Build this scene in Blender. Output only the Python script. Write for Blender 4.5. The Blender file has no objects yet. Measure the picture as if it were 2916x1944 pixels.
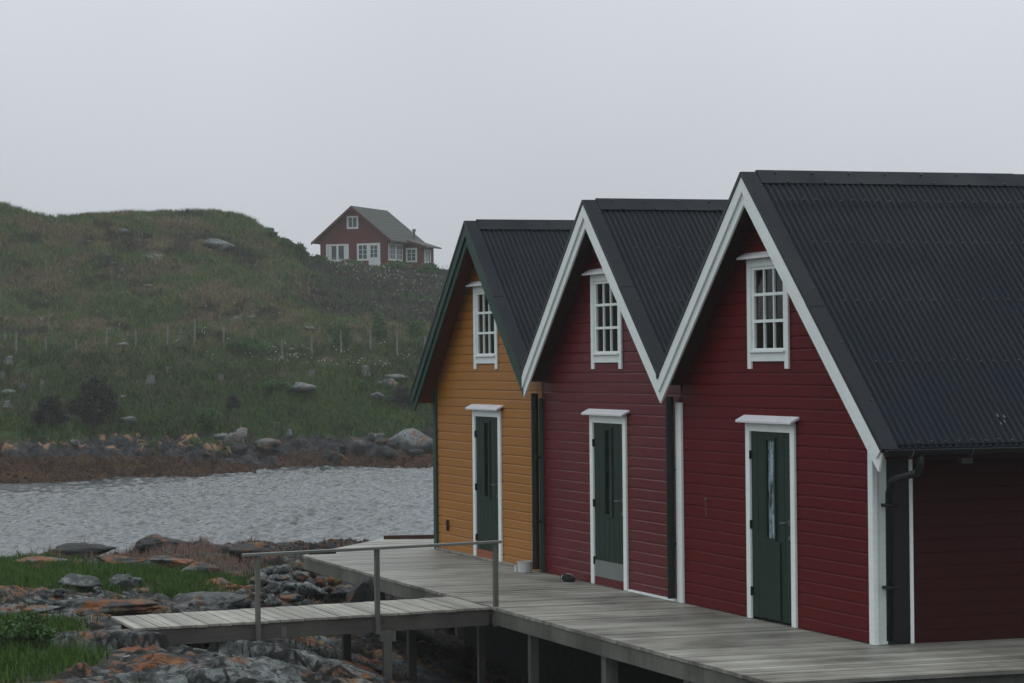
import bpy, bmesh, math, random
import numpy as np
from mathutils import Vector, Matrix, noise as mnoise
random.seed(7)
rng = np.random.default_rng(11)
scene = bpy.context.scene
COL = scene.collection

# ------------------------------------------------------------------ camera
# world axes: X along the boathouse fronts, Y into their depth, Z up, the deck is z = 0
YAW, PIT, ROL, FPX = 1.247, 0.0074, -0.0102, 7562.4          # focal length in pixels of the 2916 px wide photograph
CAM = np.array([0.0, -12.302, 2.977])
FW = np.array([-math.sin(YAW)*math.cos(PIT), math.cos(YAW)*math.cos(PIT), math.sin(PIT)])
RT0 = np.array([math.cos(YAW), math.sin(YAW), 0.0])
UP0 = np.cross(RT0, FW)
RT = RT0*math.cos(ROL) + UP0*math.sin(ROL)
UP = -RT0*math.sin(ROL) + UP0*math.cos(ROL)
cam_data = bpy.data.cameras.new("camera")
cam = bpy.data.objects.new("camera", cam_data); COL.objects.link(cam)
cam_data.sensor_width = 36.0
cam_data.lens = FPX/2916*36.0
cam_data.clip_end = 5000
cam_data.clip_start = 0.5
M = Matrix(((RT[0], UP[0], -FW[0], CAM[0]), (RT[1], UP[1], -FW[1], CAM[1]), (RT[2], UP[2], -FW[2], CAM[2]), (0, 0, 0, 1)))
cam.matrix_world = M
scene.camera = cam

# ------------------------------------------------------------------ light
SUN_EL, SUN_AZ = math.radians(58), math.radians(330)
world = bpy.data.worlds.new("World"); scene.world = world; world.use_nodes = True
nt = world.node_tree; N = nt.nodes; L = nt.links
for n in list(N): N.remove(n)
out = N.new('ShaderNodeOutputWorld'); bg = N.new('ShaderNodeBackground')
sky = N.new('ShaderNodeTexSky'); sky.sky_type = 'NISHITA'; sky.sun_disc = False
sky.sun_elevation = SUN_EL; sky.sun_rotation = SUN_AZ; sky.dust_density = 4.0; sky.air_density = 1.0
hs = N.new('ShaderNodeHueSaturation'); hs.inputs['Saturation'].default_value = 0.35
L.new(sky.outputs[0], hs.inputs['Color'])
tc = N.new('ShaderNodeTexCoord'); sx = N.new('ShaderNodeSeparateXYZ'); L.new(tc.outputs['Generated'], sx.inputs[0])
mr = N.new('ShaderNodeMapRange'); mr.inputs['From Min'].default_value = 0.0; mr.inputs['From Max'].default_value = 1.0
mr.inputs['To Min'].default_value = 1.0; mr.inputs['To Max'].default_value = 3.1
L.new(sx.outputs['Z'], mr.inputs['Value'])
# thin cloud structure of the overcast, very soft
cn = N.new('ShaderNodeTexNoise'); cn.inputs['Scale'].default_value = 2.2; cn.inputs['Detail'].default_value = 3
L.new(tc.outputs['Generated'], cn.inputs['Vector'])
cr = N.new('ShaderNodeMapRange'); cr.inputs['From Min'].default_value = 0.3; cr.inputs['From Max'].default_value = 0.7
cr.inputs['To Min'].default_value = 0.86; cr.inputs['To Max'].default_value = 1.11
L.new(cn.outputs['Fac'], cr.inputs['Value'])
mu0 = N.new('ShaderNodeMath'); mu0.operation = 'MULTIPLY'; L.new(mr.outputs[0], mu0.inputs[0]); L.new(cr.outputs[0], mu0.inputs[1])
oc = N.new('ShaderNodeVectorMath'); oc.operation = 'SCALE'
tn = N.new('ShaderNodeMixRGB'); tn.inputs[1].default_value = (5.75, 6.05, 6.65, 1); tn.inputs[2].default_value = (5.65, 6.10, 6.35, 1)
tm = N.new('ShaderNodeMapRange'); tm.inputs['From Min'].default_value = 0.05; tm.inputs['From Max'].default_value = 0.45; L.new(sx.outputs['Z'], tm.inputs['Value'])
L.new(tm.outputs[0], tn.inputs[0]); L.new(tn.outputs[0], oc.inputs[0])
L.new(mu0.outputs[0], oc.inputs['Scale'])
mx = N.new('ShaderNodeMixRGB'); mx.inputs['Fac'].default_value = 0.88
L.new(hs.outputs[0], mx.inputs['Color1']); L.new(oc.outputs[0], mx.inputs['Color2'])
L.new(mx.outputs[0], bg.inputs['Color']); bg.inputs['Strength'].default_value = 0.09
L.new(bg.outputs[0], out.inputs['Surface'])
sun_d = bpy.data.lights.new("sun", 'SUN'); sun_d.energy = 0.5; sun_d.angle = math.radians(40); sun_d.color = (1.0, 0.97, 0.93)
sun = bpy.data.objects.new("sun", sun_d); COL.objects.link(sun)
sd = Vector((math.sin(SUN_AZ)*math.cos(SUN_EL), math.cos(SUN_AZ)*math.cos(SUN_EL), math.sin(SUN_EL)))
sun.rotation_euler = sd.to_track_quat('Z', 'Y').to_euler()
scene.view_settings.view_transform = 'Standard'; scene.view_settings.look = 'None'
scene.view_settings.exposure = 0.0; scene.view_settings.gamma = 1.0
scene.cycles.volume_bounces = 1
scene.cycles.max_bounces = 8

# ------------------------------------------------------------------ node materials
MATS = {}
def newmat(name):
    m = bpy.data.materials.new(name); m.use_nodes = True; MATS[name] = m
    b = m.node_tree.nodes['Principled BSDF']
    return m, m.node_tree, b
def nnode(t, kind, **kw):
    n = t.nodes.new(kind)
    for k, v in kw.items():
        if k in n.inputs: n.inputs[k].default_value = v
        else: setattr(n, k, v)
    return n
def ramp(t, src, stops):
    r = t.nodes.new('ShaderNodeValToRGB'); t.links.new(src, r.inputs[0])
    e = r.color_ramp.elements
    while len(e) > 1: e.remove(e[0])
    e[0].position = stops[0][0]; e[0].color = stops[0][1] if len(stops[0][1]) == 4 else (*stops[0][1], 1)
    for p, c in stops[1:]:
        k = e.new(p); k.color = (*c, 1) if len(c) == 3 else c
    return r
def g(v): return (v, v, v)
def coords(t, scale=(1, 1, 1), rot=(0, 0, 0)):
    c = t.nodes.new('ShaderNodeTexCoord'); m = t.nodes.new('ShaderNodeMapping')
    m.inputs['Scale'].default_value = scale; m.inputs['Rotation'].default_value = rot
    t.links.new(c.outputs['Object'], m.inputs[0]); return m.outputs[0]
def noise(t, vec, scale, detail=4, rough=0.55):
    n = nnode(t, 'ShaderNodeTexNoise', Scale=scale, Detail=detail, Roughness=rough)
    t.links.new(vec, n.inputs['Vector']); return n.outputs['Fac']
def mixc(t, fac, a, b, mode='MIX'):
    m = t.nodes.new('ShaderNodeMixRGB'); m.blend_type = mode
    for i, v in zip((0, 1, 2), (fac, a, b)):
        if hasattr(v, 'is_output') or isinstance(v, bpy.types.NodeSocket): t.links.new(v, m.inputs[i])
        elif isinstance(v, (int, float)): m.inputs[i].default_value = v if i == 0 else (v, v, v, 1)
        else: m.inputs[i].default_value = (*v, 1)
    return m.outputs[0]
def bump(t, b, h, dist=0.01, strength=1.0):
    n = nnode(t, 'ShaderNodeBump', Distance=dist, Strength=strength); t.links.new(h, n.inputs['Height'])
    t.links.new(n.outputs[0], b.inputs['Normal'])

def paint(name, c, rough=0.5, var=0.25, grain=(1, 1, 12), spec=0.4, dirt=(0.05, 0.04, 0.035), dirtamt=0.5, stripe=30):
    m, t, b = newmat(name)
    v = coords(t, grain)
    v1 = coords(t)
    a = noise(t, v, 4, 5); big = noise(t, v1, 1.3, 4); sp = noise(t, v1, 22, 3, 0.7)
    lo = tuple(x*(1-var) for x in c); hi = tuple(min(1, x*(1+var)) for x in c)
    base = mixc(t, a, lo, hi)
    rb = ramp(t, big, [(0.3, g(1-var*0.8)), (0.7, g(1+0.0))])
    base = mixc(t, 1.0, base, rb.outputs[0], 'MULTIPLY')
    rs = ramp(t, sp, [(0.62, g(0)), (0.76, g(dirtamt))])
    base = mixc(t, rs.outputs[0], base, dirt)
    t.links.new(base, b.inputs['Base Color'])
    rr = ramp(t, a, [(0.2, g(rough*0.8)), (0.8, g(min(1, rough*1.2)))]); t.links.new(rr.outputs[0], b.inputs['Roughness'])
    b.inputs['Specular IOR Level'].default_value = spec
    bump(t, b, a, 0.003, 0.6 if 'crimson' not in name else 0.12)
    return m

m_red = paint('dark_red_paint', (0.098, 0.0036, 0.0055), 0.5, 0.22, (1, 1, 9), 0.07, (0.05, 0.005, 0.006), 0.4)
m_crimson = paint('crimson_paint', (0.105, 0.0030, 0.0085), 0.40, 0.2, (1, 1, 9), 0.2, (0.06, 0.01, 0.012), 0.1)
m_sidered = paint('shaded_side_red_paint', (0.032, 0.003, 0.0035), 0.6, 0.2, (1, 1, 9), 0.12, (0.03, 0.004, 0.004), 0.3)  # same wall red, darkened: shade under the eave is put into the colour
m_ochre = paint('ochre_paint', (0.33, 0.130, 0.014), 0.5, 0.14, (1, 1, 9), 0.3, (0.25, 0.09, 0.02), 0.4)
m_white = paint('white_paint', (0.75, 0.80, 0.78), 0.5, 0.10, (2, 2, 9), 0.3, (0.22, 0.23, 0.20), 0.5)
m_dgreen = paint('green_trim_paint', (0.015, 0.052, 0.037), 0.5, 0.2, (4, 4, 4), 0.2, (0.01, 0.02, 0.015), 0.3)
m_door = paint('green_door_paint', (0.007, 0.026, 0.017), 0.5, 0.25, (12, 12, 1), 0.15, (0.005, 0.01, 0.008), 0.4)
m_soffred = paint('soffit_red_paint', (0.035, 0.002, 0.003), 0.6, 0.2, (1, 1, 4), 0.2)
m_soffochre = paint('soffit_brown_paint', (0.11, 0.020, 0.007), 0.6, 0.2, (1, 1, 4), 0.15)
m_black = paint('black_plastic', (0.005, 0.006, 0.008), 0.4, 0.2, (4, 4, 4), 0.25, (0.02, 0.02, 0.02), 0.2)
m_iron = paint('dull_metal', (0.10, 0.10, 0.095), 0.45, 0.3, (5, 5, 5), 0.5, (0.08, 0.04, 0.02), 0.6)
m_brown = paint('brown_beam_wood', (0.045, 0.016, 0.012), 0.6, 0.3, (6, 1, 6), 0.3)
m_bucket = paint('white_plastic_bucket', (0.45, 0.47, 0.46), 0.5, 0.12, (2, 2, 2), 0.3, (0.2, 0.18, 0.15), 0.6)
m_brick = paint('reddish_sill_board', (0.30, 0.10, 0.05), 0.7, 0.3, (9, 1, 1), 0.2, (0.5, 0.3, 0.25), 0.7)
m_kick = paint('scuffed_steel_plate', (0.17, 0.19, 0.175), 0.5, 0.3, (3, 3, 1), 0.4, (0.07, 0.07, 0.03), 0.9)
m_curtain = paint('grey_curtain_cloth', (0.09, 0.085, 0.08), 0.9, 0.2, (8, 8, 1), 0.1)
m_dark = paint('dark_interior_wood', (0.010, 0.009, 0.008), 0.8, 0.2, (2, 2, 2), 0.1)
m_cabinred = paint('faded_red_paint', (0.10, 0.018, 0.016), 0.7, 0.2, (1, 1, 30), 0.2)
m_cabinwhite = paint('cabin_white_paint', (0.55, 0.58, 0.57), 0.6, 0.1, (1, 1, 4), 0.2)
m_rope = paint('pale_rope', (0.5, 0.5, 0.48), 0.8, 0.1)

def roofmetal():
    m, t, b = newmat('dark_slate_metal')
    v = coords(t); v2 = coords(t, (0.6, 8, 0.6))
    a = noise(t, v, 1.2, 5); s = noise(t, v2, 2.0, 4); f = noise(t, v, 60, 3, 0.7)
    c = mixc(t, s, (0.0020, 0.0050, 0.0100), (0.0040, 0.0088, 0.0165))
    r = ramp(t, a, [(0.35, g(0.75)), (0.7, g(1.15))]); c = mixc(t, 1.0, c, r.outputs[0], 'MULTIPLY')
    r2 = ramp(t, f, [(0.66, g(0)), (0.8, g(0.4))]); c = mixc(t, r2.outputs[0], c, (0.03, 0.034, 0.038))
    t.links.new(c, b.inputs['Base Color'])
    rr = ramp(t, a, [(0.3, g(0.42)), (0.7, g(0.6))]); t.links.new(rr.outputs[0], b.inputs['Roughness'])
    b.inputs['Specular IOR Level'].default_value = 0.07
    bump(t, b, s, 0.002, 0.5)
    return m
m_roof = roofmetal()

def wood(name, ca, cb, plank_axis, pitch, rough=0.75, grain=(1.5, 30, 30), stain=0.6):
    """weathered grey timber: each board its own tone, grain along the board, damp stains"""
    m, t, b = newmat(name)
    v = coords(t, grain); v0 = coords(t)
    a = noise(t, v, 1.0, 6, 0.6); st = noise(t, v0, 0.9, 5, 0.6); sp = noise(t, v0, 9, 4, 0.65)
    c = mixc(t, a, ca, cb)
    if pitch:
        sep = t.nodes.new('ShaderNodeSeparateXYZ'); t.links.new(v0, sep.inputs[0])
        dv = nnode(t, 'ShaderNodeMath', operation='DIVIDE'); dv.inputs[1].default_value = pitch; t.links.new(sep.outputs[plank_axis], dv.inputs[0])
        fl = nnode(t, 'ShaderNodeMath', operation='FLOOR'); t.links.new(dv.outputs[0], fl.inputs[0])
        wn = nnode(t, 'ShaderNodeTexWhiteNoise', noise_dimensions='1D'); t.links.new(fl.outputs[0], wn.inputs['W'])
        r = ramp(t, wn.outputs['Value'], [(0.0, g(0.72)), (1.0, g(1.22))])
        c = mixc(t, 1.0, c, r.outputs[0], 'MULTIPLY')
    r = ramp(t, st, [(0.36, g(0.42)), (0.60, g(1.1))]); c = mixc(t, stain, c, mixc(t, 1.0, c, r.outputs[0], 'MULTIPLY'))
    r = ramp(t, sp, [(0.60, g(0)), (0.74, g(0.5))]); c = mixc(t, r.outputs[0], c, tuple(x*0.45 for x in ca))
    t.links.new(c, b.inputs['Base Color']); b.inputs['Specular IOR Level'].default_value = 0.35
    rr = ramp(t, st, [(0.35, g(rough*0.62)), (0.62, g(rough))]); t.links.new(rr.outputs[0], b.inputs['Roughness'])
    bump(t, b, a, 0.006, 0.7)
    return m
m_deck = wood('weathered_deck_planks', (0.15, 0.14, 0.115), (0.36, 0.35, 0.31), 'X', 0.12, 0.62, (30, 1.5, 30), 0.75)
m_gang = wood('pale_gangway_planks', (0.15, 0.143, 0.118), (0.37, 0.355, 0.31), 'Y', 0.145, 0.8, (1.5, 30, 30), 0.55)
m_beam = wood('streaked_beam_timber', (0.055, 0.055, 0.045), (0.165, 0.165, 0.14), 'X', 0, 0.8, (16, 16, 1.2), 0.8)
m_beam2 = wood('brown_beam_timber', (0.045, 0.040, 0.035), (0.10, 0.092, 0.08), 'X', 0, 0.8, (20, 1.0, 20), 0.7)
m_post = wood('grey_post_timber', (0.06, 0.06, 0.052), (0.15, 0.148, 0.13), 'X', 0, 0.8, (25, 25, 1.5), 0.6)
m_rail = wood('grey_rail_timber', (0.07, 0.072, 0.065), (0.19, 0.195, 0.18), 'X', 0, 0.7, (25, 1.2, 25), 0.4)
m_fpost = wood('pale_fence_timber', (0.10, 0.10, 0.095), (0.22, 0.215, 0.20), 'X', 0, 0.9, (9, 9, 2), 0.4)

def glassmat(name, c, rough, spec=0.5, streak=False):
    m, t, b = newmat(name)
    v = coords(t, (1, 1, 0.35)); a = noise(t, v, 14 if streak else 3, 5, 0.7)
    if streak:
        r = ramp(t, a, [(0.42, tuple(x*0.12 for x in c)), (0.56, c)]); t.links.new(r.outputs[0], b.inputs['Base Color'])
    else:
        t.links.new(mixc(t, a, tuple(x*0.6 for x in c), c), b.inputs['Base Color'])
    b.inputs['Roughness'].default_value = rough; b.inputs['Specular IOR Level'].default_value = spec
    return m
m_glass_streak = glassmat('frosted_door_glass', (0.30, 0.42, 0.45), 0.25, 0.6, True)
m_glass_dark = glassmat('dark_door_glass', (0.012, 0.016, 0.016), 0.2, 0.5)
def clearglass():
    m, t, b = newmat('window_glass')
    b.inputs['Transmission Weight'].default_value = 1.0; b.inputs['Roughness'].default_value = 0.0
    b.inputs['IOR'].default_value = 1.13; b.inputs['Base Color'].default_value = (0.86, 0.9, 0.9, 1)
    v = coords(t); bump(t, b, noise(t, v, 2.0, 2), 0.002, 0.3)
    return m
m_glass = clearglass()

def rockmat(name, orange=0.5, pale=0.5, dark=1.0, weed=True, attr=False):
    m, t, b = newmat(name)
    geo = t.nodes.new('ShaderNodeNewGeometry')
    mp = t.nodes.new('ShaderNodeMapping'); t.links.new(geo.outputs['Position'], mp.inputs[0]); v = mp.outputs[0]
    n1 = noise(t, v, 1.7, 6, 0.6); n2 = noise(t, v, 7.0, 6, 0.7); n3 = noise(t, v, 2.6, 7, 0.68); n4 = noise(t, v, 38, 4, 0.7)
    n5 = noise(t, v, 5.2, 5, 0.7)
    c = mixc(t, n2, tuple(x*dark for x in (0.014, 0.016, 0.0175)), tuple(x*dark for x in (0.075, 0.082, 0.082)))
    r = ramp(t, n1, [(0.35, g(0.55)), (0.65, g(1.15))]); c = mixc(t, 1.0, c, r.outputs[0], 'MULTIPLY')
    nb = noise(t, v, 0.75, 4, 0.6); nl = noise(t, v, 0.6, 3, 0.5)
    rb_ = ramp(t, nb, [(0.47, g(0)), (0.56, g(0.72*min(1, pale*1.6)))]); rn2 = ramp(t, n2, [(0.38, g(0)), (0.62, g(1))]); c = mixc(t, rb_.outputs[0], c, mixc(t, rn2.outputs[0], (0.020, 0.024, 0.026), (0.25, 0.275, 0.275)))
    rp = ramp(t, n5, [(0.60-0.1*pale, g(0)), (0.70, g(0.75*min(1, pale*1.4)))]); c = mixc(t, rp.outputs[0], c, (0.27, 0.295, 0.285))
    ro = ramp(t, n3, [(0.56-0.14*orange, g(0)), (0.61-0.10*orange, g(0.95))])
    rl_ = ramp(t, nl, [(0.46-0.25*max(0, orange-0.55), g(0)), (0.49-0.25*max(0, orange-0.55), g(1))])
    lm = mixc(t, 1.0, ro.outputs[0], rl_.outputs[0], 'MULTIPLY')
    rsp = ramp(t, n4, [(0.36, g(0.15)), (0.52, g(1))]); lm = mixc(t, 1.0, lm, rsp.outputs[0], 'MULTIPLY')
    ry = ramp(t, n1, [(0.55, g(0)), (0.62, g(0.7))])
    oc_ = mixc(t, ry.outputs[0], mixc(t, n2, (0.12, 0.034, 0.005), (0.29, 0.088, 0.008)), (0.155, 0.125, 0.03))
    c = mixc(t, lm, c, oc_)
    if attr:
        dn = nnode(t, 'ShaderNodeTexNoise', Scale=1.6, Detail=4); t.links.new(v, dn.inputs['Vector'])
        dv_ = nnode(t, 'ShaderNodeVectorMath', operation='SCALE'); t.links.new(dn.outputs['Color'], dv_.inputs[0]); dv_.inputs['Scale'].default_value = 0.9
        da = nnode(t, 'ShaderNodeVectorMath', operation='ADD'); t.links.new(v, da.inputs[0]); t.links.new(dv_.outputs[0], da.inputs[1])
        for sc_, wd_, am_ in ((0.85, 0.045, 1.0), (2.3, 0.05, 0.75)):
            vo = nnode(t, 'ShaderNodeTexVoronoi', feature='DISTANCE_TO_EDGE', Scale=sc_); t.links.new(da.outputs[0], vo.inputs['Vector'])
            rv = ramp(t, vo.outputs['Distance'], [(wd_*0.35, g(am_)), (wd_, g(0))]); c = mixc(t, rv.outputs[0], c, (0.004, 0.004, 0.0035))
        vo = nnode(t, 'ShaderNodeTexVoronoi', feature='F1', Scale=2.6); t.links.new(da.outputs[0], vo.inputs['Vector'])
        rv = ramp(t, vo.outputs['Distance'], [(0.055, g(0.8)), (0.085, g(0))]); c = mixc(t, rv.outputs[0], c, (0.42, 0.42, 0.38))
    # small dark pits
    r = ramp(t, n4, [(0.30, g(0.35)), (0.48, g(1.0))]); c = mixc(t, 1.0, c, r.outputs[0], 'MULTIPLY')
    # wet black tidal zone then seaweed, by height above the water
    sep = t.nodes.new('ShaderNodeSeparateXYZ'); t.links.new(geo.outputs['Position'], sep.inputs[0])
    jig = nnode(t, 'ShaderNodeMath', operation='MULTIPLY_ADD'); t.links.new(n1, jig.inputs[0]); jig.inputs[1].default_value = 0.9; t.links.new(sep.outputs['Z'], jig.inputs[2])
    if weed:
        rz = ramp(t, jig.outputs[0], [(0.0, g(1)), (1.0, g(0))])
        mrz = nnode(t, 'ShaderNodeMapRange'); mrz.inputs['From Min'].default_value = -0.65; mrz.inputs['From Max'].default_value = -0.35
        mrz.inputs['To Min'].default_value = 1.0; mrz.inputs['To Max'].default_value = 0.0; t.links.new(jig.outputs[0], mrz.inputs['Value'])
        t.nodes.remove(rz)
        c = mixc(t, mrz.outputs[0], c, mixc(t, n2, (0.005, 0.006, 0.008), (0.020, 0.022, 0.026)))
        mrw = nnode(t, 'ShaderNodeMapRange'); mrw.inputs['From Min'].default_value = -1.05; mrw.inputs['From Max'].default_value = -0.9
        mrw.inputs['To Min'].default_value = 1.0; mrw.inputs['To Max'].default_value = 0.0; t.links.new(jig.outputs[0], mrw.inputs['Value'])
        c = mixc(t, mrw.outputs[0], c, mixc(t, n2, (0.010, 0.005, 0.002), (0.045, 0.019, 0.006)))
    if attr:
        at = t.nodes.new('ShaderNodeAttribute'); at.attribute_name = 'soil'
        s1 = noise(t, v, 3.0, 5, 0.6)
        gc = mixc(t, s1, (0.018, 0.026, 0.010), (0.050, 0.052, 0.020))
        c = mixc(t, at.outputs['Fac'], c, gc)
        ad = t.nodes.new('ShaderNodeAttribute'); ad.attribute_name = 'crack'
        ram = ramp(t, ad.outputs['Fac'], [(0.12, g(0)), (0.5, g(1))]); c = mixc(t, ram.outputs[0], c, (0.006, 0.0055, 0.005))
    t.links.new(c, b.inputs['Base Color']); b.inputs['Specular IOR Level'].default_value = 0.18
    b.inputs['Roughness'].default_value = 0.7
    add = nnode(t, 'ShaderNodeMath', operation='MULTIPLY_ADD'); t.links.new(n4, add.inputs[0]); add.inputs[1].default_value = 0.25; t.links.new(n2, add.inputs[2])
    bump(t, b, add.outputs[0], 0.10, 0.8)
    return m
m_bedrock = rockmat('lichened_bedrock', 0.46, 0.6, 0.8, True, True)
m_rock_o = rockmat('orange_lichened_rock', 0.82, 0.5, 1.0)
m_rock_g = rockmat('grey_rock', 0.05, 0.9, 1.25)
m_rock_d = rockmat('dark_slate_rock', 0.0, 0.0, 0.55, False)
m_rock_dd = rockmat('wet_black_rock', 0.0, 0.0, 0.42, False)
m_rock_p = rockmat('pale_hill_rock', 0.0, 0.9, 2.0, False)
m_rock_m2 = rockmat('half_orange_rock', 0.66, 0.5, 0.9)
m_rock_m = rockmat('mixed_lichened_rock', 0.45, 0.5, 0.9)

def hillmat():
    m, t, b = newmat('heath_ground')
    geo = t.nodes.new('ShaderNodeNewGeometry'); mp = t.nodes.new('ShaderNodeMapping'); t.links.new(geo.outputs['Position'], mp.inputs[0]); v = mp.outputs[0]
    n1 = noise(t, v, 0.10, 6, 0.6); n2 = noise(t, v, 0.55, 6, 0.65); n3 = noise(t, v, 2.4, 5, 0.7); n4 = noise(t, v, 9, 4, 0.7); n6 = noise(t, v, 0.22, 5, 0.6)
    green = mixc(t, n3, (0.018, 0.036, 0.008), (0.058, 0.086, 0.020))
    brown = mixc(t, n3, (0.048, 0.036, 0.018), (0.130, 0.098, 0.056))
    heath = mixc(t, n3, (0.026, 0.022, 0.020), (0.066, 0.052, 0.048))
    r = ramp(t, n6, [(0.47, g(0)), (0.56, g(1))]); c = mixc(t, r.outputs[0], green, brown)
    rdk = ramp(t, noise(t, v, 0.21, 6, 0.62), [(0.40, g(0.85)), (0.47, g(0))]); c = mixc(t, rdk.outputs[0], c, (0.016, 0.017, 0.012))
    at = t.nodes.new('ShaderNodeAttribute'); at.attribute_name = 'heath'
    c = mixc(t, at.outputs['Fac'], c, heath)
    at = t.nodes.new('ShaderNodeAttribute'); at.attribute_name = 'lush'
    c = mixc(t, at.outputs['Fac'], c, mixc(t, n3, (0.012, 0.032, 0.004), (0.042, 0.080, 0.012)))
    r = ramp(t, n4, [(0.3, g(0.30)), (0.6, g(0.75))]); c = mixc(t, 1.0, c, r.outputs[0], 'MULTIPLY')
    rk = mixc(t, n4, (0.05, 0.052, 0.058), (0.24, 0.245, 0.25))
    rr = ramp(t, noise(t, v, 0.4, 6, 0.6), [(0.66, g(0)), (0.69, g(0.85))]); c = mixc(t, rr.outputs[0], c, rk)
    # shore: dark rock band with orange lichen on top, brown weed below
    at = t.nodes.new('ShaderNodeAttribute'); at.attribute_name = 'shore'
    n5 = noise(t, v, 0.9, 5, 0.65)
    lo = ramp(t, n5, [(0.52, g(0)), (0.58, g(1))])
    rk5 = ramp(t, n3, [(0.42, g(0)), (0.62, g(1))]); drk = mixc(t, rk5.outputs[0], (0.004, 0.004, 0.006), mixc(t, n4, (0.012, 0.013, 0.016), (0.060, 0.064, 0.070)))
    c = mixc(t, at.outputs['Fac'], c, drk)
    at = t.nodes.new('ShaderNodeAttribute'); at.attribute_name = 'lichen'
    mm = nnode(t, 'ShaderNodeMath', operation='MULTIPLY'); t.links.new(at.outputs['Fac'], mm.inputs[0]); t.links.new(lo.outputs[0], mm.inputs[1])
    c = mixc(t, mm.outputs[0], c, mixc(t, n4, (0.14, 0.06, 0.02), (0.30, 0.19, 0.12)))
    at = t.nodes.new('ShaderNodeAttribute'); at.attribute_name = 'weed'
    c = mixc(t, at.outputs['Fac'], c, mixc(t, n3, (0.012, 0.006, 0.004), (0.050, 0.022, 0.009)))
    t.links.new(c, b.inputs['Base Color']); b.inputs['Roughness'].default_value = 0.9; b.inputs['Specular IOR Level'].default_value = 0.15
    bump(t, b, n3, 0.25, 0.8)
    return m
m_hill = hillmat()

def leafmat(name, a, bcol, c3=None, big=0.35):
    m, t, b = newmat(name)
    geo = t.nodes.new('ShaderNodeNewGeometry'); mp = t.nodes.new('ShaderNodeMapping'); t.links.new(geo.outputs['Position'], mp.inputs[0]); v = mp.outputs[0]
    n1 = noise(t, v, big, 5, 0.6); n2 = noise(t, v, 6.0, 3, 0.7)
    c = mixc(t, n2, a, bcol)
    if c3:
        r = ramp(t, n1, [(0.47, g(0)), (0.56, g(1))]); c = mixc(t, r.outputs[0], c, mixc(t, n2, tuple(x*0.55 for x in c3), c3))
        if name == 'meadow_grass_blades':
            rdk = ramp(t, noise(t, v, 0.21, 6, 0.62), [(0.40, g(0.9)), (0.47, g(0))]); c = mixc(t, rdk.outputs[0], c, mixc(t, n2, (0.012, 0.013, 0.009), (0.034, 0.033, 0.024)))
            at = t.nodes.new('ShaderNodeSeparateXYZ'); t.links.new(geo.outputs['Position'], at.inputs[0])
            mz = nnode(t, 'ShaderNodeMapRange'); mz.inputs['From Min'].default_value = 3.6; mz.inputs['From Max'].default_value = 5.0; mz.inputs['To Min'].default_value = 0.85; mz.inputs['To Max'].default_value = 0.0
            t.links.new(at.outputs['Z'], mz.inputs['Value']); c = mixc(t, mz.outputs[0], c, mixc(t, n2, (0.010, 0.028, 0.003), (0.044, 0.078, 0.010)))  # low meadow dark green; blades above stay paler, hill mist put into colour
    oi = geo.outputs['Random Per Island']
    r = ramp(t, oi, [(0, g(0.55)), (1, g(1.4))]); c = mixc(t, 1.0, c, r.outputs[0], 'MULTIPLY')
    t.links.new(c, b.inputs['Base Color']); b.inputs['Roughness'].default_value = 0.7; b.inputs['Specular IOR Level'].default_value = 0.2
    return m
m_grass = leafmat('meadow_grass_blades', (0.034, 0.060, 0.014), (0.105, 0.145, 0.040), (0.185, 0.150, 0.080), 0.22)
m_lush = leafmat('lush_green_blades', (0.014, 0.042, 0.004), (0.062, 0.125, 0.012))
m_heather = leafmat('dull_heather_leaves', (0.020, 0.018, 0.015), (0.062, 0.050, 0.044), (0.040, 0.070, 0.020), 0.3)
m_bushdark = leafmat('dark_bush_leaves', (0.008, 0.011, 0.007), (0.024, 0.030, 0.017))
m_bushgreen = leafmat('green_bush_leaves', (0.020, 0.050, 0.012), (0.065, 0.125, 0.030))
m_weed = leafmat('brown_seaweed_fronds', (0.010, 0.003, 0.001), (0.085, 0.032, 0.003), (0.14, 0.055, 0.004), 0.5)
m_pink = leafmat('dry_pink_seed_heads', (0.10, 0.06, 0.045), (0.24, 0.15, 0.12))
m_flower = paint('white_flower_heads', (0.50, 0.50, 0.45), 0.9, 0.3)
m_flower2 = paint('dusty_pink_flower_heads', (0.36, 0.31, 0.30), 0.9, 0.4)
m_stem = paint('woody_stem', (0.05, 0.04, 0.03), 0.9, 0.2)
m_stump = paint('weathered_stump_wood', (0.15, 0.146, 0.14), 0.9, 0.35, (1, 1, 5), 0.1, (0.05, 0.05, 0.05), 0.9)
m_cabroof = paint('mossy_grey_roof', (0.050, 0.056, 0.052), 0.85, 0.25, (3, 3, 3), 0.2)

def watermat():
    m, t, b = newmat('grey_sea_water')
    v = coords(t, (1.0, 1.0, 1.0), (0, 0, YAW))
    v2 = coords(t, (0.45, 1.25, 1.0), (0, 0, 0.35))
    b.inputs['Base Color'].default_value = (0.012, 0.018, 0.020, 1)
    b.inputs['Roughness'].default_value = 0.12; b.inputs['IOR'].default_value = 1.333
    a1 = noise(t, v2, 2.6, 6, 0.62); a2 = noise(t, v, 0.35, 3, 0.5)
    mr_ = nnode(t, 'ShaderNodeMapRange'); mr_.inputs['From Min'].default_value = 0.35; mr_.inputs['From Max'].default_value = 0.65
    mr_.inputs['To Min'].default_value = 0.55; mr_.inputs['To Max'].default_value = 1.25; t.links.new(a2, mr_.inputs['Value'])
    mm = nnode(t, 'ShaderNodeMath', operation='MULTIPLY'); t.links.new(a1, mm.inputs[0]); t.links.new(mr_.outputs[0], mm.inputs[1])
    bump(t, b, mm.outputs[0], 0.05, 0.8)
    return m
m_water = watermat()

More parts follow.
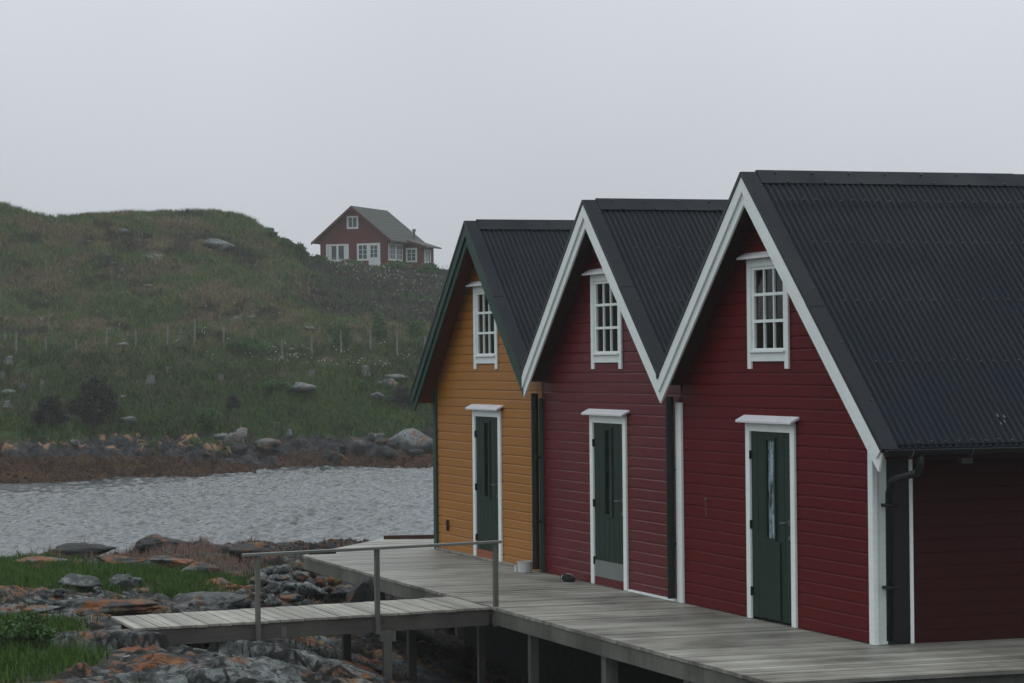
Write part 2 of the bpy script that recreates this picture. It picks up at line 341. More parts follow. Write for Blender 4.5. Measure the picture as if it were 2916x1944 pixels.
# ------------------------------------------------------------------ helpers
def tag(o, label=None, cat=None, group=None, kind=None):
    if label: o['label'] = label
    if cat: o['category'] = cat
    if group: o['group'] = group
    if kind: o['kind'] = kind
    return o
def empty(name, loc, label, cat, group=None, rz=0):
    o = bpy.data.objects.new(name, None); COL.objects.link(o); o.location = loc; o.rotation_euler = (0, 0, rz)
    o.empty_display_size = 0.2
    return tag(o, label, cat, group)
class MB:
    def __init__(s): s.v = []; s.f = []; s.m = []
    def face(s, pts, mi=0):
        k = len(s.v); s.v += [tuple(p) for p in pts]; s.f.append(tuple(range(k, k+len(pts)))); s.m.append(mi)
    def prism(s, poly, ext, axis, mi=0):
        """poly: list of 2-D points; ext = (a, b) along axis; axis 0 -> poly is (y,z); 1 -> (x,z); 2 -> (x,y)"""
        def P(p, e):
            if axis == 0: return (e, p[0], p[1])
            if axis == 1: return (p[0], e, p[1])
            return (p[0], p[1], e)
        n = len(poly); k = len(s.v)
        area = sum(poly[i][0]*poly[(i+1) % n][1]-poly[(i+1) % n][0]*poly[i][1] for i in range(n))
        if area < 0: poly = poly[::-1]
        s.v += [P(p, ext[0]) for p in poly] + [P(p, ext[1]) for p in poly]
        a = tuple(range(k, k+n)); b = tuple(range(k+n, k+2*n))
        flip = (axis == 1) ^ (ext[1] < ext[0])
        fs = [a[::-1], b] + [(a[i], a[(i+1) % n], b[(i+1) % n], b[i]) for i in range(n)]
        if flip: fs = [q[::-1] for q in fs]
        s.f += fs; s.m += [mi]*len(fs)
    def box(s, x0, x1, y0, y1, z0, z1, mi=0):
        s.prism([(min(x0, x1), min(y0, y1)), (max(x0, x1), min(y0, y1)), (max(x0, x1), max(y0, y1)), (min(x0, x1), max(y0, y1))], (min(z0, z1), max(z0, z1)), 2, mi)
    def bar(s, a, b, w, h, mi=0, up=(0, 0, 1)):
        a = Vector(a); b = Vector(b); d = (b-a).normalized(); u = Vector(up); r = d.cross(u)
        if r.length < 1e-4: r = d.cross(Vector((1, 0, 0)))
        r.normalize(); u = r.cross(d)
        k = len(s.v)
        for p in (a, b):
            for sx_, su in ((-1, -1), (1, -1), (1, 1), (-1, 1)): s.v.append(tuple(p+r*sx_*w/2+u*su*h/2))
        for q in ((3, 2, 1, 0), (4, 5, 6, 7), (0, 1, 5, 4), (1, 2, 6, 5), (2, 3, 7, 6), (3, 0, 4, 7)):
            s.f.append(tuple(k+i for i in q)); s.m.append(mi)
    def tube(s, pts, rad, seg=10, mi=0, caps=True):
        pts = [Vector(p) for p in pts]; rings = []
        rads = rad if isinstance(rad, (list, tuple)) else [rad]*len(pts)
        ref = None
        for i, p in enumerate(pts):
            d = ((pts[min(i+1, len(pts)-1)]-pts[max(i-1, 0)])).normalized()
            if ref is None: ref = d.orthogonal().normalized()
            ref = (ref-d*ref.dot(d)).normalized(); bn = d.cross(ref)
            k = len(s.v)
            for j in range(seg):
                a = 2*math.pi*j/seg; s.v.append(tuple(p+(ref*math.cos(a)+bn*math.sin(a))*rads[i]))
            rings.append(k)
        for a, b in zip(rings, rings[1:]):
            for j in range(seg): s.f.append((a+j, a+(j+1) % seg, b+(j+1) % seg, b+j)); s.m.append(mi)
        if caps:
            s.f.append(tuple(rings[0]+j for j in range(seg))[::-1]); s.m.append(mi)
            s.f.append(tuple(rings[-1]+j for j in range(seg))); s.m.append(mi)
    def build(s, name, mats, parent=None, origin=(0, 0, 0), smooth=False, bevel=0):
        if not isinstance(mats, (list, tuple)): mats = [mats]
        me = bpy.data.meshes.new(name); o_ = origin
        me.from_pydata([(v[0]-o_[0], v[1]-o_[1], v[2]-o_[2]) for v in s.v], [], s.f)
        for m in mats: me.materials.append(m)
        me.polygons.foreach_set('material_index', s.m)
        if smooth: me.polygons.foreach_set('use_smooth', [True]*len(s.f))
        me.update()
        ob = bpy.data.objects.new(name, me); COL.objects.link(ob)
        if parent is not None: ob.parent = parent
        else: ob.location = origin
        if bevel:
            b = ob.modifiers.new('edge', 'BEVEL'); b.width = bevel; b.segments = 2; b.limit_method = 'ANGLE'
        return ob
def npmesh(name, V, Fq, mat, attrs=None, smooth=False):
    """V (n,3) array, Fq (m,k) index array"""
    me = bpy.data.meshes.new(name); n = len(V); m, k = Fq.shape
    me.vertices.add(n); me.vertices.foreach_set('co', np.ascontiguousarray(V, dtype=np.float32).ravel())
    me.loops.add(m*k); me.loops.foreach_set('vertex_index', np.ascontiguousarray(Fq, dtype=np.int32).ravel())
    me.polygons.add(m); me.polygons.foreach_set('loop_start', np.arange(0, m*k, k, dtype=np.int32))
    me.polygons.foreach_set('loop_total', np.full(m, k, dtype=np.int32))
    if smooth: me.polygons.foreach_set('use_smooth', np.ones(m, dtype=bool))
    me.update(calc_edges=True)
    for an, av in (attrs or {}).items():
        a = me.attributes.new(an, 'FLOAT', 'POINT'); a.data.foreach_set('value', np.ascontiguousarray(av, dtype=np.float32))
    me.materials.append(mat)
    o = bpy.data.objects.new(name, me); COL.objects.link(o); return o

# numpy noise ------------------------------------------------------
_P = rng.random((256, 256)); _Q = rng.random((256, 256, 3))
def vnoise(x, y):
    xi = np.floor(x).astype(int); yi = np.floor(y).astype(int); fx = x-xi; fy = y-yi
    fx = fx*fx*(3-2*fx); fy = fy*fy*(3-2*fy)
    a = _P[xi % 256, yi % 256]; b = _P[(xi+1) % 256, yi % 256]; c = _P[xi % 256, (yi+1) % 256]; d = _P[(xi+1) % 256, (yi+1) % 256]
    return (a*(1-fx)+b*fx)*(1-fy)+(c*(1-fx)+d*fx)*fy
def fbm(x, y, oct=5, gain=0.5):
    t = 0; a = 1; s = 0
    for i in range(oct):
        t = t+a*vnoise(x*2**i+17.3*i, y*2**i+5.1*i); s += a; a *= gain
    return t/s
def worley(x, y):
    xi = np.floor(x).astype(int); yi = np.floor(y).astype(int)
    f1 = np.full(x.shape, 9.0); f2 = np.full(x.shape, 9.0); hv = np.zeros(x.shape); tl = np.zeros(x.shape)
    for dx in (-1, 0, 1):
        for dy in (-1, 0, 1):
            q = _Q[(xi+dx) % 256, (yi+dy) % 256]
            d = np.hypot(xi+dx+q[..., 0]-x, yi+dy+q[..., 1]-y)
            m = d < f1; tl = np.where(m, (q[..., 2]*7.3 % 1-0.5)*(x-xi-dx-q[..., 0])+(q[..., 2]*13.7 % 1-0.5)*(y-yi-dy-q[..., 1]), tl); f2 = np.where(m, f1, np.minimum(f2, d)); hv = np.where(m, q[..., 2], hv); f1 = np.where(m, d, f1)
    global TILT
    TILT = tl
    return f1, f2, hv
def sstep(a, b, x):
    t = np.clip((x-a)/(b-a), 0, 1); return t*t*(3-2*t)

# ------------------------------------------------------------------ the lie of the land
# (s, d): metres to the right of and away from the camera's standpoint, over the ground
FH = np.array([-math.sin(YAW), math.cos(YAW)]); RH = np.array([math.cos(YAW), math.sin(YAW)])
def sd2w(s, d): return CAM[0]+RH[0]*s+FH[0]*d, CAM[1]+RH[1]*s+FH[1]*d
def w2sd(x, y):
    dx = x-CAM[0]; dy = y-CAM[1]; return dx*RH[0]+dy*RH[1], dx*FH[0]+dy*FH[1]
WATER = -1.9
def horizon(px): return 1028.0-0.0102*(px-1458)
def zof(px, py, d): return CAM[2]+d*(horizon(px)-py)/FPX
far_cols = [-1500, -60, 45, 140, 400, 650, 720, 800, 870, 1000, 1240, 2000, 4500]
far_prof = [
 [(111, 1378), (119, 1300), (124, 1250), (142, 1110), (155, 1012), (170, 920), (185, 760), (200, 560), (222, 560), (270, 640), (320, 800)],
 [(111, 1376), (119, 1300), (124, 1250), (142, 1110), (155, 1012), (170, 920), (185, 770), (200, 570), (222, 560), (270, 740), (320, 850)],
 [(111, 1376), (119, 1300), (124, 1250), (142, 1110), (155, 1012), (170, 920), (185, 775), (200, 600), (222, 640), (270, 740), (320, 850)],
 [(112, 1372), (120, 1300), (125, 1250), (143, 1108), (155, 1014), (170, 920), (185, 785), (200, 632), (222, 660), (270, 740), (320, 850)],
 [(115, 1362), (122, 1303), (127, 1252), (145, 1105), (155, 1018), (170, 920), (186, 760), (203, 608), (222, 640), (270, 780), (320, 880)],
 [(120, 1345), (126, 1297), (130, 1256), (139, 1140), (155, 1020), (171, 915), (188, 765), (205, 608), (222, 660), (270, 780), (320, 880)],
 [(122, 1340), (127, 1295), (131, 1259), (138, 1120), (156, 1021), (172, 915), (189, 780), (205, 634), (224, 680), (270, 790), (320, 880)],
 [(123, 1335), (127, 1292), (132, 1262), (138, 1110), (156, 1022), (172, 915), (189, 800), (205, 678), (224, 705), (270, 800), (320, 880)],
 [(124, 1334), (128, 1293), (133, 1262), (138, 1102), (156, 1023), (173, 920), (190, 830), (207, 738), (228, 745), (270, 800), (320, 880)],
 [(125, 1334), (129, 1295), (134, 1262), (140, 1105), (157, 1025), (174, 930), (192, 840), (212, 762), (236, 762), (270, 810), (320, 880)],
 [(126, 1337), (130, 1300), (136, 1245), (143, 1110), (158, 1030), (175, 940), (195, 855), (216, 775), (238, 775), (275, 820), (320, 880)],
 [(128, 1337), (132, 1300), (138, 1245), (146, 1110), (160, 1040), (177, 960), (197, 880), (216, 820), (240, 810), (275, 860), (320, 920)],
 [(128, 1337), (132, 1300), (138, 1245), (146, 1150), (160, 1090), (177, 1030), (197, 980), (216, 950), (240, 940), (275, 960), (320, 980)],
]
FK = len(far_prof[0])+2
fd = np.zeros((len(far_cols), FK)); fz = np.zeros_like(fd)
for i, (c, p) in enumerate(zip(far_cols, far_prof)):
    fd[i, 0] = p[0][0]-10; fz[i, 0] = -3.4
    for k, (d_, py_) in enumerate(p): fd[i, k+1] = d_; fz[i, k+1] = zof(min(max(c, -300), 1900), py_, d_)
    fz[i, 1] = WATER-0.02
    fd[i, -1] = 420; fz[i, -1] = -3.0
near_d = np.array([12, 20, 26, 29, 32, 35, 38, 42, 46, 50, 54, 58, 62, 66, 70, 76], float)
near_cols = [-2500, -900, 0, 430, 750, 950, 1150, 1400, 2000, 4500]
near_z = np.array([
 [-1.2, -.7, -.4, -.3, -.3, -.35, -.4, -.45, -.55, -.65, -.8, -1.2, -2.0, -3, -3.2, -3.4],
 [-1.4, -.8, -.45, -.35, -.3, -.35, -.4, -.45, -.55, -.65, -.9, -1.6, -2.5, -3, -3.2, -3.4],
 [-1.6, -.9, -.52, -.36, -.28, -.33, -.40, -.50, -.60, -.72, -1.4, -2.4, -2.9, -3.1, -3.2, -3.4],
 [-1.6, -.9, -.46, -.28, -.30, -.42, -.48, -.56, -.64, -.74, -.85, -.86, -2.0, -2.9, -3.2, -3.4],
 [-1.8, -1.0, -.60, -.42, -.50, -.62, -.72, -.80, -.88, -.98, -1.08, -1.10, -1.3, -2.3, -3.1, -3.4],
 [-2.0, -1.3, -.80, -.55, -.60, -.85, -.98, -1.02, -1.08, -1.15, -1.22, -1.28, -1.25, -1.9, -3.0, -3.4],
 [-2.4, -1.8, -1.25, -.9, -.85, -1.1, -1.3, -1.35, -1.35, -1.35, -1.4, -1.4, -1.45, -2.1, -3.0, -3.4],
 [-2.6, -2.4, -2.0, -1.7, -1.6, -1.65, -1.75, -1.75, -1.75, -1.75, -1.8, -1.9, -2.1, -2.6, -3.1, -3.4],
 [-2.8, -2.7, -2.6, -2.5, -2.4, -2.3, -2.3, -2.3, -2.3, -2.3, -2.4, -2.5, -2.7, -3, -3.3, -3.4],
 [-3, -3, -3, -3, -3, -3, -3, -3, -3, -3, -3, -3, -3, -3, -3.3, -3.4]])
def base_h(s, d):
    d_ = np.maximum(d, 5.0); px = 1458+FPX*s/d_
    def interp_cols(cols, tab):
        c = np.array(cols, float); j = np.clip(np.searchsorted(c, px)-1, 0, len(c)-2)
        f = np.clip((px-c[j])/(c[j+1]-c[j]), 0, 1)
        return tab[j]*(1-f)[..., None]+tab[j+1]*f[..., None]
    D = interp_cols(far_cols, fd); Z = interp_cols(far_cols, fz)
    zf = np.full(px.shape, -3.4)
    for k in range(FK-1):
        m = (d >= D[..., k]) & (d < D[..., k+1]); t = (d-D[..., k])/(D[..., k+1]-D[..., k])
        zf = np.where(m, Z[..., k]*(1-t)+Z[..., k+1]*t, zf)
    ZN = interp_cols(near_cols, near_z)
    zn = np.full(px.shape, -3.4)
    for k in range(len(near_d)-1):
        m = (d >= near_d[k]) & (d < near_d[k+1]); t = (d-near_d[k])/(near_d[k+1]-near_d[k])
        zn = np.where(m, ZN[..., k]*(1-t)+ZN[..., k+1]*t, zn)
    return np.where(d < 80, zn, zf)
# coarse grid of the base height, smoothed, then sampled bilinearly
GS0, GS1, GD0, GD1, GC = -130.0, 130.0, 12.0, 430.0, 0.5
gs = np.arange(GS0, GS1+GC, GC); gd = np.arange(GD0, GD1+GC, GC)
GG = base_h(*np.meshgrid(gs, gd, indexing='ij'))
for _ in range(5):
    p = np.pad(GG, 1, mode='edge'); GG = (p[:-2, 1:-1]+p[2:, 1:-1]+p[1:-1, :-2]+p[1:-1, 2:]+2*p[1:-1, 1:-1])/6
def sample(s, d):
    a = np.clip((s-GS0)/GC, 0, len(gs)-1.001); b = np.clip((d-GD0)/GC, 0, len(gd)-1.001)
    i = a.astype(int); j = b.astype(int); fa = a-i; fb = b-j
    return (GG[i, j]*(1-fa)+GG[i+1, j]*fa)*(1-fb)+(GG[i, j+1]*(1-fa)+GG[i+1, j+1]*fa)*fb
def grass_near(s, d):
    def el(cs, cd, rs, rd): return 1-np.hypot((s-cs)/rs, (d-cd)/rd)
    w = 0.55*(fbm(s*1.3, d*0.9, 4)-0.5)
    m = np.maximum.reduce([el(-7.9, 42.5, 2.3, 4.2), el(-6.0, 45.5, 1.7, 2.8), el(-6.7, 33.0, 1.6, 1.6), el(-5.3, 29.3, 0.85, 1.4), el(-7.0, 30.0, 1.6, 3.0), el(-5.0, 41.5, 0.8, 1.6), el(-11, 40, 4, 14)])
    return np.clip((m+w)*5, 0, 1)
def near_detail(s, d):
    ws = s+0.35*(fbm(s*1.1+3, d*0.8, 3)-0.5); wd = d+0.6*(fbm(s*1.1+9, d*0.8+4, 3)-0.5)
    # long joints of bedrock lying obliquely, and cobble like blocks further back
    f1, f2, h = worley((ws*0.9+wd*0.25)*0.55, (wd*0.75-ws*0.3)*0.5); t1 = TILT
    blk = np.clip((f2-f1)*5.5, 0, 1)**0.7
    g1, g2, h2 = worley(ws*1.6+5, wd*1.0+2); b2 = np.clip((g2-g1)*5, 0, 1)**0.7; t2 = TILT
    e1, e2, h3 = worley(ws*5.2+9, wd*3.0+4); b3 = np.clip((e2-e1)*4, 0, 1); t3 = TILT
    rd = 1-np.abs(2*fbm(ws*1.2, wd*0.9, 6, 0.6)-1)
    lay = 1-np.abs(2*fbm(ws*0.9+wd*0.5, wd*2.4-ws*1.2, 5, 0.6)-1)
    fr = 1-sstep(33.5, 36.5, d+0.3*s+1.5)
    k1, k2, hk = worley(ws*0.42+wd*0.16+3, wd*0.62-ws*0.22+8); tk = TILT
    slab = np.clip((k2-k1)*9, 0, 1)**0.6
    lng = 1-np.abs(2*fbm(ws*0.42+wd*0.3, wd*1.9-ws*0.55, 6, 0.62)-1)
    fine = (fbm(s*7, d*6, 5, 0.62)-0.5)
    zb = (blk-0.8)*0.12+(h-0.5)*0.20+t1*0.42+(b2-0.8)*0.07+(h2-0.5)*0.07+t2*0.20+(b3-.7)*0.02+t3*0.05+(rd-0.7)*0.16+(lay-0.6)*0.12+fine*0.10
    zf_ = (slab-0.8)*0.10+(hk-0.5)*0.14+tk*0.34+(lng-0.65)*0.26+t2*0.07+(b2-.8)*0.02+t3*0.03+fine*0.10
    z = zb*(1-fr)+zf_*fr
    cb = np.maximum.reduce([1-np.clip((f2-f1)*13, 0, 1), 0.8*(1-np.clip((g2-g1)*11, 0, 1)), 0.6*sstep(0.62, 0.8, 1-lay)])
    cf = np.maximum.reduce([1-np.clip((k2-k1)*22, 0, 1), sstep(0.50, 0.68, 1-lng), 0.35*(1-np.clip((g2-g1)*14, 0, 1))])
    crack = cb*(1-fr)+cf*fr
    gm = grass_near(s, d)
    z = z*(1-0.8*gm)+gm*0.02
    return z, crack*(1-gm), gm
def far_detail(s, d):
    z = (fbm(s*0.22, d*0.16, 5)-0.5)*2.6+(fbm(s*1.1, d*0.8, 4)-0.5)*0.6
    r = sstep(0, 9, d-111-9*sstep(-22, -10, s))
    sh = sstep(106, 116, d)*(1-sstep(128, 138, d))
    f1, f2, h = worley(s*0.65, d*0.35); t1 = TILT
    g1, g2, h2 = worley(s*1.9, d*1.0); t2 = TILT
    z = z*(0.25+0.75*r)+sh*((h-0.45)*0.5+t1*0.9+(np.clip((f2-f1)*4, 0, 1)-0.7)*0.25+(h2-.5)*0.22+t2*0.4+(fbm(s*2.6, d*1.8, 5, 0.62)-0.5)*0.55)
    calm = sstep(190, 203, d)*0.75
    return z*(1-calm)
def ground(s, d, detail=True):
    z = sample(s, d)
    if not detail: return z
    nd = near_detail(s, d)[0] if np.ndim(s) == 0 or True else 0
    fdz = far_detail(s, d)
    return z+np.where(d < 80, nd, fdz)
def place(px, py, d0=26., d1=300., step=0.1):
    """where the line of sight through a point of the photograph meets the ground"""
    d = np.arange(d0, d1, step); s = (px-1458)/FPX*d; z = ground(s, d); ray = zof(px, py, d)
    k = np.argmax(z > ray)
    if k == 0: k = len(d)-1
    x, y = sd2w(s[k], d[k]); return x, y, float(z[k]), float(d[k]), float(s[k])

def sheet(name, ss, dd, mat, detail, attr_fn=None, zfn=None):
    S, D = np.meshgrid(ss, dd, indexing='ij'); Z = sample(S, D)
    Z = Z+detail(S, D) if zfn is None else zfn(S, D)
    X, Y = sd2w(S, D); V = np.stack([X, Y, Z], -1).reshape(-1, 3)
    a, b = S.shape; I = np.arange(a*b).reshape(a, b)
    Fq = np.stack([I[:-1, :-1], I[1:, :-1], I[1:, 1:], I[:-1, 1:]], -1).reshape(-1, 4)
    return npmesh(name, V, Fq, mat, attr_fn(S.ravel(), D.ravel()) if attr_fn else None, True)

# near shore rock
dd = [13.0]
while dd[-1] < 78: dd.append(dd[-1]+(0.3 if dd[-1] < 24 else 0.055+0.0016*(dd[-1]-24)))
ssn = np.concatenate([np.arange(-32, -13, 0.35), np.arange(-13, 6, 0.055), np.arange(6, 34, 0.4)])
def near_attr(S, D):
    z, cr, gm = near_detail(S, D); return {'soil': gm, 'crack': np.clip(cr, 0, 1)*0.75}
o = sheet('rocky_shore', ssn, np.array(dd), m_bedrock, lambda S, D: near_detail(S, D)[0], near_attr); tag(o, kind='structure')
# far shore and hill
def far_attr(S, D):
    px = 1458+FPX*S/D
    edge = np.interp(px, far_cols, fd[:, 1]); rel = D-edge
    nz = 4.0*(fbm(S*0.5, D*0.4, 4)-0.5)
    Zh = ground(S, D)+1.1*(fbm(S*0.28, D*0.25, 5)-0.5); lower = (D < edge+16)
    left = 1-sstep(550, 750, px)
    top = -0.50-0.30*(1-left)
    weed = 1-sstep(top-0.72, top-0.55, Zh)
    shore = (1-sstep(top-0.05, top+0.10, Zh))*lower
    lich = sstep(top-0.30, top-0.15, Zh)*(1-sstep(top+0.1, top+0.25, Zh))*(0.25+0.75*left)*lower
    weed = weed*lower
    n = fbm(S*0.12, D*0.12, 4)
    heath = np.clip(sstep(740, 950, px+500*(n-0.5))*sstep(172, 180, D)*(1-0.6*sstep(228, 245, D)), 0, 1)
    wob = 5*(fbm(S*0.4+2, D*0.3, 4)-0.5)
    kn = sstep(330, 470, px)*(1-sstep(1050, 1250, px))*sstep(132, 134, D+wob)*(1-sstep(139.5, 141, D+wob*0.4)); heath = np.maximum(heath, 0.85*kn)
    heath = np.clip(heath+0.4*(1-sstep(0.42, 0.52, n))*sstep(160, 170, D), 0, 1)
    lush = np.clip((1-shore)*(1-sstep(15, 22, rel+nz)) + 0.8*np.exp(-((px-1000)/230)**2-((D-134)/3)**2)
                   + np.exp(-((px-740)/90)**2-((D-159)/4)**2)+sstep(500, 720, px)*(1-sstep(760, 930, px))*sstep(188, 196, D), 0, 1)
    return {'weed': np.clip(weed, 0, 1), 'shore': np.clip(shore, 0, 1), 'lichen': np.clip(lich, 0, 1), 'heath': heath*(1-lush), 'lush': lush*0.85}
ddf = np.concatenate([np.arange(96, 106, 1.0), np.arange(106, 140, 0.14), np.arange(140, 245, 0.33), np.arange(245, 425, 2.5)])
ssf = np.concatenate([np.arange(-125, -44, 1.6), np.arange(-44, -34, 0.25), np.arange(-34, -1, 0.13), np.arange(-1, 4, 0.3), np.arange(4, 125, 1.6)])
o = sheet('hill', ssf, ddf, m_hill, far_detail, far_attr); tag(o, kind='structure')
# sea bed under everything, and the water
b = MB(); b.box(-850, 850, -850, 850, -4.2, -4.0); tag(b.build('sea_bed', m_rock_d), kind='structure')
def ripples(S, D):
    ex = sstep(40, 44, D)*(1-sstep(126, 130, D))*sstep(-46, -42, S)*(1-sstep(2, 5, S))
    warp = 1.5*fbm(S*0.08, D*0.08, 3)
    a = np.zeros_like(S); rw = np.random.default_rng(77)
    for k in range(30):
        lam = 0.17*1.055**k; th = 1.1+rw.normal(0, 0.75); ph = rw.uniform(0, 6.28)
        a += lam*0.0125*np.sin(2*np.pi*((S*math.cos(th)+D*math.sin(th))/lam+warp*(0.6+0.05*k))+ph)
    pxw = 1458+FPX*S/np.maximum(D, 5)
    cen = np.exp(-((D-90)/22)**2)*(0.45+0.55*sstep(0, 500, pxw))
    gust = 0.14+0.80*cen+0.55*sstep(0.38, 0.62, fbm(S*0.10+4, D*0.045, 5, 0.6))
    return WATER+ex*a*gust
sw = np.concatenate([np.arange(-720, -46, 60.0), np.arange(-46, -34, 0.2), np.arange(-34, 1, 0.06), np.arange(1, 5, 0.3), np.arange(5, 720, 60.0)])
dw = np.concatenate([np.arange(-600, 40, 50.0), np.arange(40, 130, 0.14), np.arange(131, 720, 50.0)])
tag(sheet('water', sw, dw, m_water, None, None, ripples), kind='structure')
# a faint hill far beyond
def fh(S, D): return -3+np.maximum(0, 44-((S+25)/16)**2*1.1-((D-650)/12)**2)*(0.8+0.4*fbm(S*0.02, D*0.02, 4))
def distant(): 
    S, D = np.meshgrid(np.arange(-170, 120, 6.0), np.arange(540, 760, 8.0), indexing='ij')
    Z = -3+ (24+14*fbm(S*0.015+2, D*0.01, 4))*np.exp(-((S+60)/75)**2)*np.exp(-((D-650)/50)**2)
    X, Y = sd2w(S, D); V = np.stack([X, Y, Z], -1).reshape(-1, 3); a, b_ = S.shape; I = np.arange(a*b_).reshape(a, b_)
    Fq = np.stack([I[:-1, :-1], I[1:, :-1], I[1:, 1:], I[:-1, 1:]], -1).reshape(-1, 4)
    tag(npmesh('distant_hill', V, Fq, m_hill, {'lush': np.zeros(len(V))}, True), kind='structure')

# ------------------------------------------------------------------ boathouses
K = 0.875; ZR = 5.055; YV = -0.34; YE = 7.6; BP = 0.134
def boathouse(label, x0, x1, xr, xl, xrr, dx, wx, mwall, msoff, mtrim, side=None, seam=0.0, opt=None):
    """x0,x1 wall; xr ridge; xl,xrr eave edges; dx door frame left; wx window frame left"""
    opt = opt or {}
    root = empty('boathouse', ((x0+x1)/2, 0, 0), label, 'boathouse', 'boathouses standing in a row on the deck')
    O = root.location
    class P:   # builds parts relative to the thing's base
        @staticmethod
        def add(mb, name, mats, parent=None, **kw):
            ob = mb.build(name, mats, parent or root, origin=tuple(O), **kw); return ob
    zs = lambda x, off=0: ZR-K*abs(x-xr)+off
    DW, DH = 1.338, 2.25; WW, WB, WT = 1.126, 2.861, 4.108
    # front wall: drop siding, every course with its chamfer and groove, opened for door and window
    w = MB()
    def course(xa, xb, z, za, xc=None, xd=None):
        if xb-xa < 0.02: return
        prof = [(0.10, 0), (-0.004, 0), (-0.004, 0.007), (-0.022, 0.007), (-0.022, 0.115), (-0.008, BP), (0.10, BP)]
        pts = []
        k0 = len(w.v); n = len(prof)
        for (xx, yy_) in ((xa, 0), (xb, 1)):
            for (py_, pz_) in prof:
                zz = z+pz_; x_ = xx
                lim = (zs(xx, -0.13))
                # clip against the slope
                half = max(0.0, (ZR-0.13-zz)/K)
                x_ = max(xr-half, xx) if yy_ == 0 else min(xr+half, xx)
                w.v.append((x_, py_, zz))
        a = list(range(k0, k0+n)); b_ = list(range(k0+n, k0+2*n))
        w.f.append(tuple(a)); w.f.append(tuple(b_[::-1])); w.m += [0, 0]
        for i in range(n): w.f.append((a[i], b_[i], b_[(i+1) % n], a[(i+1) % n])); w.m.append(0)
    i = 0; jr = random.Random(int(-x0*10))
    while i*BP < ZR-0.2:
        z = i*BP+0.004
        half = (ZR-0.13-z)/K; xa = max(x0, xr-half); xb = min(x1, xr+half)
        segs = [(xa, xb)]
        for (ha, hb, hz0, hz1) in ((dx+0.06, dx+DW-0.06, -1, DH-0.05), (wx+0.09, wx+WW-0.09, WB+0.12, WT-0.06)):
            if z+BP > hz0+0.02 and z < hz1-0.02:
                ns = []
                for (p, q) in segs:
                    if hb <= p or ha >= q: ns.append((p, q)); continue
                    if ha > p: ns.append((p, ha))
                    if hb < q: ns.append((hb, q))
                segs = ns
        for (p, q) in segs:
            if q-p > 1.3 and jr.random() < 0.30:
                c_ = jr.uniform(p+0.4, q-0.4); course(p, c_-0.002, z, 0); course(c_+0.002, q, z, 0)
            else: course(p, q, z, 0)
        i += 1
    fw = P.add(w, 'wall', mwall)
    # shell behind: side walls, back wall, floor; dark inside
    w = MB()
    for xs, sg in ((x0, 1), (x1, -1)):
        zt = zs(xs)-0.14
        n_ = int(zt/BP)
        if side == ('l' if xs == x0 else 'r'):
            for j in range(n_+1):
                z = j*BP; h = min(BP, zt-z)
                if h < 0.02: continue
                e = -sg
                w.prism([(xs-e*0.0+sg*0.10, z), (xs+e*0.018, z+0.001), (xs+e*0.018, z+h-0.004), (xs+e*(0.015 if side == 'r' else 0.004), z+h-0.001), (xs+sg*0.10, z+h-0.001)], (0.102, YE), 1)
        else: w.box(xs, xs+sg*0.1, 0.102, YE, 0, zt)
    w.box(x0+0.102, x1-0.102, YE-0.1, YE-0.002, 0, 2.6)
    w.face([(x0+0.1, 0.12, 0.02), (x1-0.1, 0.12, 0.02), (x1-0.1, YE-.11, 0.02), (x0+0.1, YE-.11, 0.02)])
    w.prism([(x0+0.1, 2.6), (x1-0.1, 2.6), (xr, ZR-0.2)], (YE-0.1, YE-0.01), 1)
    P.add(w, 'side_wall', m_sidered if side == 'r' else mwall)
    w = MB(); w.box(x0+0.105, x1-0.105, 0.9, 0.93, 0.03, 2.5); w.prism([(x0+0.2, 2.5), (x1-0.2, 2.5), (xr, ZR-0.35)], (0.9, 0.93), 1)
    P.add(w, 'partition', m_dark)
    # roof: boarded body, soffit, corrugated sheets, ridge cap
    rl = xr-xl; rw = xrr-xr
    w = MB()
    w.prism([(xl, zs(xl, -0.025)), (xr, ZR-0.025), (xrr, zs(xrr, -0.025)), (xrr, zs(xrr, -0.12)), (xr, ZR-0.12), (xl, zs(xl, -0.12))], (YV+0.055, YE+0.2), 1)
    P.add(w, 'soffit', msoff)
    cosK = 1/math.sqrt(1+K*K); nx = K*cosK; nz = cosK
    w = MB()
    def corr(sgn, L0, L1, lift, ya, yb, seg=8):
        ny = int((yb-ya)/0.076*seg)
        k0 = len(w.v)
        for r_ in range(2):
            l = (L0, L1)[r_]
            for j in range(ny+1):
                y = ya+j*0.076/seg; h = lift+0.010*math.cos(2*math.pi*j/seg)+0.002*math.sin(j*0.021)
                x = xr+sgn*(l*cosK); z = ZR-l*K*cosK
                w.v.append((x+sgn*nx*h, y, z+nz*h))
        for j in range(ny):
            q = (k0+j, k0+j+1, k0+ny+1+j+1, k0+ny+1+j)
            w.f.append(q if sgn < 0 else q[::-1]); w.m.append(0)
    for sgn, wd in ((-1, rl), (1, rw)):
        Ls = wd/cosK
        if seam: corr(sgn, 0, seam, 0.018, YV+0.155, YE+0.2); corr(sgn, seam-0.03, Ls+0.03, 0.012, YV+0.155, YE+0.2)
        else: corr(sgn, 0, Ls+0.03, 0.012, YV+0.155, YE+0.2)
        # screws on every second rib
        rows = [l for l in (0.12, 1.0, 2.05, 3.05) if l < Ls-0.25]+[Ls-0.06]
        if seam: rows = [0.50, 1.25, 2.25, 3.25, Ls-0.06]
        for l in rows:
            y = YV+0.2+0.076*3
            while y < 5:
                if random.random() < 0.93:
                    jj = random.uniform(-.012, .012); h = 0.024
                    c = Vector((xr+sgn*((l+jj)*cosK+nx*h), y, ZR-(l+jj)*K*cosK+nz*h))
                    w.tube([c, c+Vector((sgn*nx, 0, nz))*0.008], 0.011, 6, 1)
                y += 0.152
